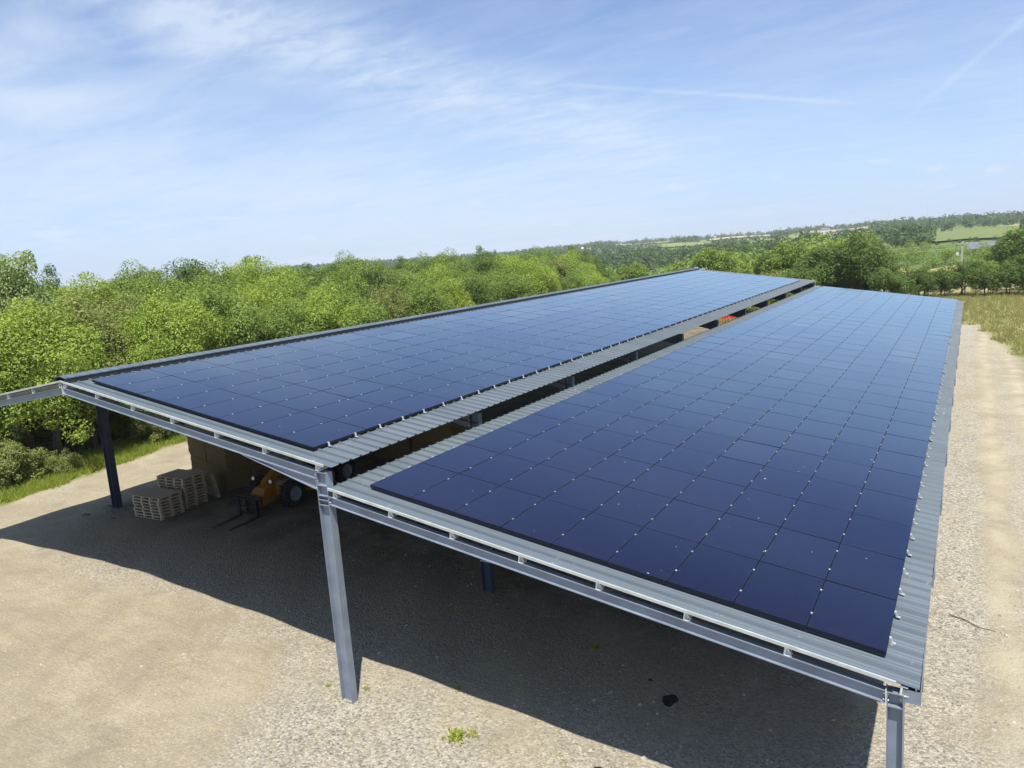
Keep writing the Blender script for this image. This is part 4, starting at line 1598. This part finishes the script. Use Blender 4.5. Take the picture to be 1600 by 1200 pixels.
COLN = {'bright': 'bright yellow-green', 'mid': 'mid green', 'dark': 'dark green', 'olive': 'olive green'}
rows = [('front', -33.6, 3.0, 84, 4.7, 1.9, ['bright', 'bright', 'olive', 'bright', 'mid', 'mid', 'bright', 'mid', 'olive', 'mid', 'bright', 'dark', 'mid', 'bright', 'olive', 'mid', 'bright', 'mid']),
        ('second', -39.6, 1.0, 98, 5.3, 1.0, ['mid', 'bright', 'mid', 'olive', 'mid', 'bright', 'mid', 'mid', 'dark', 'mid', 'bright', 'mid']),
        ('third', -46.5, 6.0, 110, 6.0, 0.4, ['mid', 'dark', 'bright', 'mid', 'mid', 'bright', 'dark', 'mid', 'olive', 'mid']),
        ('fourth', -55.0, 12.0, 125, 7.0, 0.2, ['dark', 'mid', 'mid', 'dark', 'bright', 'mid', 'dark', 'mid']),
        ('back', -65.0, 16.0, 140, 8.0, 0.0, ['mid', 'dark', 'mid', 'dark', 'dark', 'bright', 'mid'])]
for rn, x0, ya, yb, st, drop, kinds in rows:
    y = ya
    n = 0
    while y < yb:
        n += 1
        x = x0 + TR.uniform(-1.2, 1.2) + (0.02 * (y - 10) if rn == 'front' else 0)
        yy = y + TR.uniform(-.9, .9)
        tp, r, a = top_at(x, yy)
        kd = kinds[(n - 1) % len(kinds)]
        h = tp - drop - float(terrain(x, yy)) + TR.uniform(-1.3, .6)
        h = max(5.5, h * 1.03)
        tree(x, yy, h, kd + str(TR.randrange(2)), '%s tree, %s row of the wood, %s from the left' % (COLN[kd], rn, ORD[n]),
             'trees of the wood left of the barn', wide=TR.uniform(.95, 1.2) * (10.5 / max(h, 9)) ** .3)
        y += st * TR.uniform(.85, 1.15)
tree(-38.6, 10.6, 12.3, 'tall', 'tall loose-crowned green tree standing above the wood at the left edge', name='tree', wide=.85)
tree(-41.5, 9.0, 11.9, 'tall', 'second tall loose tree half outside the left edge of the photo', name='tree', wide=.9)

variant('maple', 'bright', 131, 40000, 0.080, 96, R0=4.4, low=.15, zc=4.7, rz=5.2, lump=(.6, 1.3), trunk=.25)
tree(-32.4, 8.6, 9.6, 'maple', 'big bright yellow-green tree bulging forward to the grass behind the left column', 'trees of the wood left of the barn')
tree(-32.8, 14.8, 8.6, 'maple', 'bright low-branched tree right of the left column, drooping to the grass', 'trees of the wood left of the barn')
# scrub along the edge of the wood
for i, (x, y, h, kd) in enumerate(((-30.8, 5.2, 2.6, 'scrub0'), (-31.4, 2.2, 3.2, 'scrub1'), (-30.2, 7.6, 1.5, 'scrub1'), (-32.2, 19.0, 2.6, 'scrub1'), (-32.0, 14.2, 2.3, 'scrub0'))):
    tree(x, y, h, kd, ('olive scrub bush at the grass edge, nearest the left picture edge', 'olive scrub bush behind the nearest one, cut by the left edge',
                       'low olive scrub in front of the bright maple-like tree', 'olive scrub beyond the left column', 'low scrub right of the left column foot')[i],
         'scrub bushes at the edge of the wood', 'bush', cat='bush')

for i in range(9):
    tree(-36.4 + TR.uniform(-.6, .6), 1.5 + i * 4.4 + TR.uniform(-.8, .8), TR.uniform(2.6, 4.2), 'scrub%d' % (i % 2),
         'shaded scrub under the wood behind the front row of trees, %s from the left' % ORD[i + 1], 'scrub bushes at the edge of the wood', 'bush', cat='bush')
# trees beyond the far end of the barn
VAL = [  # px, top y, distance, kind, width, label
    (905, 414, 104, 'valley0', 1.0, 'mid green tree at the right end of the wood beside the roof ridge'),
    (942, 420, 112, 'valleydark0', 1.0, 'dark round tree just beyond the right end of the wood'),
    (985, 406, 128, 'valley1', 1.0, 'round green tree left of the far ridge end'),
    (1030, 424, 122, 'valley0', 1.0, 'low green tree just left of the far ridge end'),
    (1066, 416, 140, 'valleydark1', 1.1, 'dark tree directly behind the far ridge end'),
    (1120, 381, 124, 'valley1', 1.05, 'lone round tree standing just right of the far ridge end'),
    (1160, 412, 104, 'bush0', 1.3, 'olive shrub behind the middle of the far roof edge'),
    (1195, 416, 101, 'bush1', 1.2, 'yellowish shrub beside the olive shrub behind the far roof edge'),
    (1205, 392, 136, 'valleydark0', 1.1, 'dark tree behind the step of the far roof edge'),
    (1236, 375, 122, 'valley0', 1.15, 'broad green tree left of the big dark oak'),
    (1285, 380, 116, 'valleydark1', 1.1, 'dark tree touching the left side of the big oak'),
    (1348, 363, 117, 'oak', 1.0, 'big dark green oak rising behind the far end of the barn'),
    (1308, 372, 128, 'valley1', 1.0, 'green tree behind the left shoulder of the big oak'),
    (1394, 402, 111, 'hedge0', 1.1, 'round dark bush at the right foot of the big oak'),
    (1592, 352, 150, 'valleydark0', 1.2, 'tall dark tree behind the hedge at the right edge'),
    (1566, 372, 165, 'valley0', 1.1, 'green tree left of the tall dark tree at the right edge'),
    (1545, 392, 140, 'valley1', 1.2, 'low green tree behind the hedge left of the right edge'),
    (1600, 385, 128, 'valleydark1', 1.2, 'dark bushy tree cut by the right edge above the hedge'),
    (1440, 408, 116, 'valleydark0', 1.2, 'small dark tree in the hedge under the tan field'),
    (1250, 402, 112, 'hedge1', 1.2, 'dark bushy tree below the broad green tree'),
]
for px, ty, r, kd, wd, lab in VAL:
    a = az_of(px)
    x, y = polar(r, a)
    hor = 397.2 - (px - 800) * .0724
    top = 10.03 + (hor - ty) / 1135 * r
    tree(x, y, top - float(terrain(x, y)), kd, lab, 'trees beyond the far end of the barn', wide=wd)
n = 0
x = -12.0
while x < 30:
    n += 1
    y = 106.5 + TR.uniform(-1.2, 1.2)
    big = x > 5
    h = TR.uniform(4.3, 5.6)
    tree(x, y, h, TR.choice(['hedge0', 'hedge1', 'bush0', 'bush1', 'hedge0']), 'bush in the hedge across the far meadow, %s from the left' % ORD[n],
         'hedge bushes across the far meadow', 'bush', 1.05, cat='bush')
    x += TR.uniform(2.2, 2.9)


# woods further off: too many trees to count
def in_field(r, a):
    for r0, r1, a0, a1, _, _ in FIELDS:
        if r0 - 12 < r < r1 + 12 and a0 - .2 < a < a1 + .2:
            return True
    return False


def view_blocks_field(r, a):
    """keep the slope in front of a field free of tall wood"""
    for r0, r1, a0, a1, _, _ in FIELDS:
        if a0 < a < a1 and r0 * .66 < r < r0:
            return True
    return False


def woodland(name, label, r0, r1, count, hmin, hmax, nq, size, seed, kind='far', dens=1.0):
    rng = np.random.default_rng(seed)
    Q = []
    made = 0
    tries = 0
    while made < count and tries < count * 20:
        tries += 1
        a = rng.uniform(-9, 50)
        r = r0 * (r1 / r0) ** rng.random()
        if in_field(r, a):
            continue
        x, y = polar(r, a)
        if y < 150 and x < -25 and a > 20:
            continue
        if r > 260:
            patch = math.sin(x * .012 + 1.7 * math.sin(y * .006)) + math.sin(y * .016 + 2 * math.sin(x * .008))
            line = min(abs(((x * .8 + y * .3) / 110) % 1 - .5), abs(((y * .9 - x * .25) / 95) % 1 - .5))
            if patch < -0.1 and line > .07 and r < 2200 and a < 30:
                continue
        h = rng.uniform(hmin, hmax)
        if view_blocks_field(r, a):
            h *= .45
        if -2.8 < a < 6.0 and 225 < r < 520:
            if rng.random() < (.35 if a < 2.6 else .1):
                continue
            h *= .58
        if -3 < a < 6.5 and r <= 225:
            continue
        c0 = np.array([x, y, float(terrain(x, y))])
        nl = 7
        c = rng.normal(size=(nl, 3)) * np.array([.23, .23, .20]) * h + np.array([0, 0, .52 * h])
        rad = rng.uniform(.2, .34, nl) * h
        Q.append(leaves(c + c0, rad, nq, size * h / 8, rng, up=.5))
        made += 1
    o = link(name, quads_mesh(name, np.concatenate(Q), LEAF[kind]))
    tag(o, label, 'woodland', kind='stuff')


woodland('valley_woodland', 'green woods filling the valley beyond the barn', 150, 430, 620, 6.0, 9.5, 480, .40, 1, 'mid')
woodland('hill_woodland', 'darker woods and hedgerows on the far slopes', 430, 1300, 1500, 8, 13, 110, .95, 2, 'far')
woodland('skyline_woodland', 'distant blue green woods along the skyline', 1300, 2800, 2600, 8, 14, 40, 1.6, 3, 'far')


# ------------------------------------------------------------------ grass
def blades(name, label, xs, ys, h, wdt, nb, mat, seed, lean=.35):
    rng = np.random.default_rng(seed)
    n = len(xs)
    x = np.repeat(xs, nb) + rng.normal(size=n * nb) * .07
    y = np.repeat(ys, nb) + rng.normal(size=n * nb) * .07
    z = terrain(x, y) - .01
    hh = np.repeat(h, nb) * rng.uniform(.55, 1.15, n * nb)
    a = rng.uniform(0, 6.28, n * nb)
    ww = wdt * rng.uniform(.7, 1.3, n * nb)
    b = np.stack([x, y, z], 1)
    side = np.stack([np.cos(a) * ww, np.sin(a) * ww, 0 * a], 1)
    tip = b + np.stack([rng.normal(size=n * nb) * lean * hh, rng.normal(size=n * nb) * lean * hh, hh], 1)
    V = np.stack([b - side, b + side, tip], 1)
    o = link(name, quads_mesh(name, V, mat, 3))
    tag(o, label, 'grass', kind='stuff')


gx = RNG.uniform(-34, -27.2, 30000)
gy = RNG.uniform(-1, 60, 30000)
edge = -27.6 - np.clip((gy - 4) / 11, 0, 1) * 2.4
nz_ = np.sin(gy * 1.3) * .25 + np.sin(gy * 3.1 + 1) * .18
ok = (gx < edge + nz_) & (RNG.random(30000) < np.clip((edge + nz_ - gx) / .5 + .15, 0, 1))
gx, gy = gx[ok], gy[ok]
blades('verge_grass', 'fresh green grass along the edge of the wood', gx, gy, RNG.uniform(.18, .5, len(gx)), .022, 6, M['grass'], 4, .5)
mx_ = RNG.uniform(-30, 34, 46000)
my_ = RNG.uniform(36, 112, 46000)
bound = np.interp(my_, [36, 50, 71.6], [15.2, 14.8, 11.9]) + np.sin(my_ * .9) * .4 + np.sin(my_ * 2.3) * .2
ok = ((mx_ > bound) & (my_ < 72.3)) | (my_ > 72.3 + np.sin(mx_ * .8) * .3)
mx_, my_ = mx_[ok], my_[ok]
blades('meadow_grass', 'tall yellowing meadow grass beyond the gravel', mx_, my_, RNG.uniform(.2, .6, len(mx_)), .035, 4, M['drygrass'], 5)

# single weeds on the yard


def weed(x, y, s, n, seed, label):
    rng = np.random.default_rng(seed)
    a = rng.uniform(0, 6.28, n)
    L = s * rng.uniform(.4, 1.0, n)
    el = rng.uniform(.25, 1.2, n)
    b = np.stack([rng.normal(size=n) * s * .35, rng.normal(size=n) * s * .35, 0 * a], 1)
    d = np.stack([np.cos(a) * np.cos(el), np.sin(a) * np.cos(el), np.sin(el)], 1) * L[:, None] * .6
    sd = np.stack([-np.sin(a), np.cos(a), 0 * a], 1) * (.012 + .02 * s)
    V = np.stack([b - sd * .4, b + d * .55 - sd, b + d, b + d * .55 + sd], 1)
    o = link('weed', quads_mesh('weed', V, M['grass']), None, (x, y, float(terrain(x, y))))
    tag(o, label, 'weed', 'weeds growing in the gravel')


weed(2.2, -0.50, .30, 110, 1, 'largest green weed, in the sunlit gravel at the bottom')
weed(2.45, -0.25, .18, 50, 6, 'small weed touching the largest weed in the sunlit gravel')
weed(1.2, 0.95, .14, 50, 2, 'green weed on the shadow edge behind the largest weed')
weed(-0.9, .05, .12, 40, 3, 'small weed left behind the front middle column')
weed(-1.75, -0.35, .10, 30, 4, 'tiny weed in the gravel left of the front middle column')
weed(3.4, 3.9, .18, 90, 5, 'weed growing in the shade under the lower roof')

nw = 260
wx_ = RNG.uniform(-12, 14, nw)
wy_ = RNG.uniform(-4, 9, nw)
ok = (np.sin(wx_ * 1.1 + 2) + np.sin(wy_ * 1.7 + wx_ * .4) > 0.9)
wx_, wy_ = wx_[ok], wy_[ok]
blades('weed_sprigs', 'sparse tiny green and dry sprigs growing through the gravel', wx_, wy_, RNG.uniform(.04, .12, len(wx_)), .010, 7, M['grass'], 9, .8)

# ------------------------------------------------------------------ air
mb = MB()
mb.box(-3450, 3450, -3450, 3450, -75, 66)
hm = bpy.data.materials.new('haze')
hm.use_nodes = True
hk = N(hm.node_tree)
hm.node_tree.nodes.clear()
pv = hk.n('ShaderNodeVolumePrincipled')
pv.inputs['Color'].default_value = (0.95, 0.975, 1.0, 1)
pv.inputs['Density'].default_value = 0.00015
pv.inputs['Anisotropy'].default_value = 0.0
hk.l(pv.outputs[0], hk.n('ShaderNodeOutputMaterial').inputs['Volume'])
tag(mb.build('haze', hm), kind='stuff')
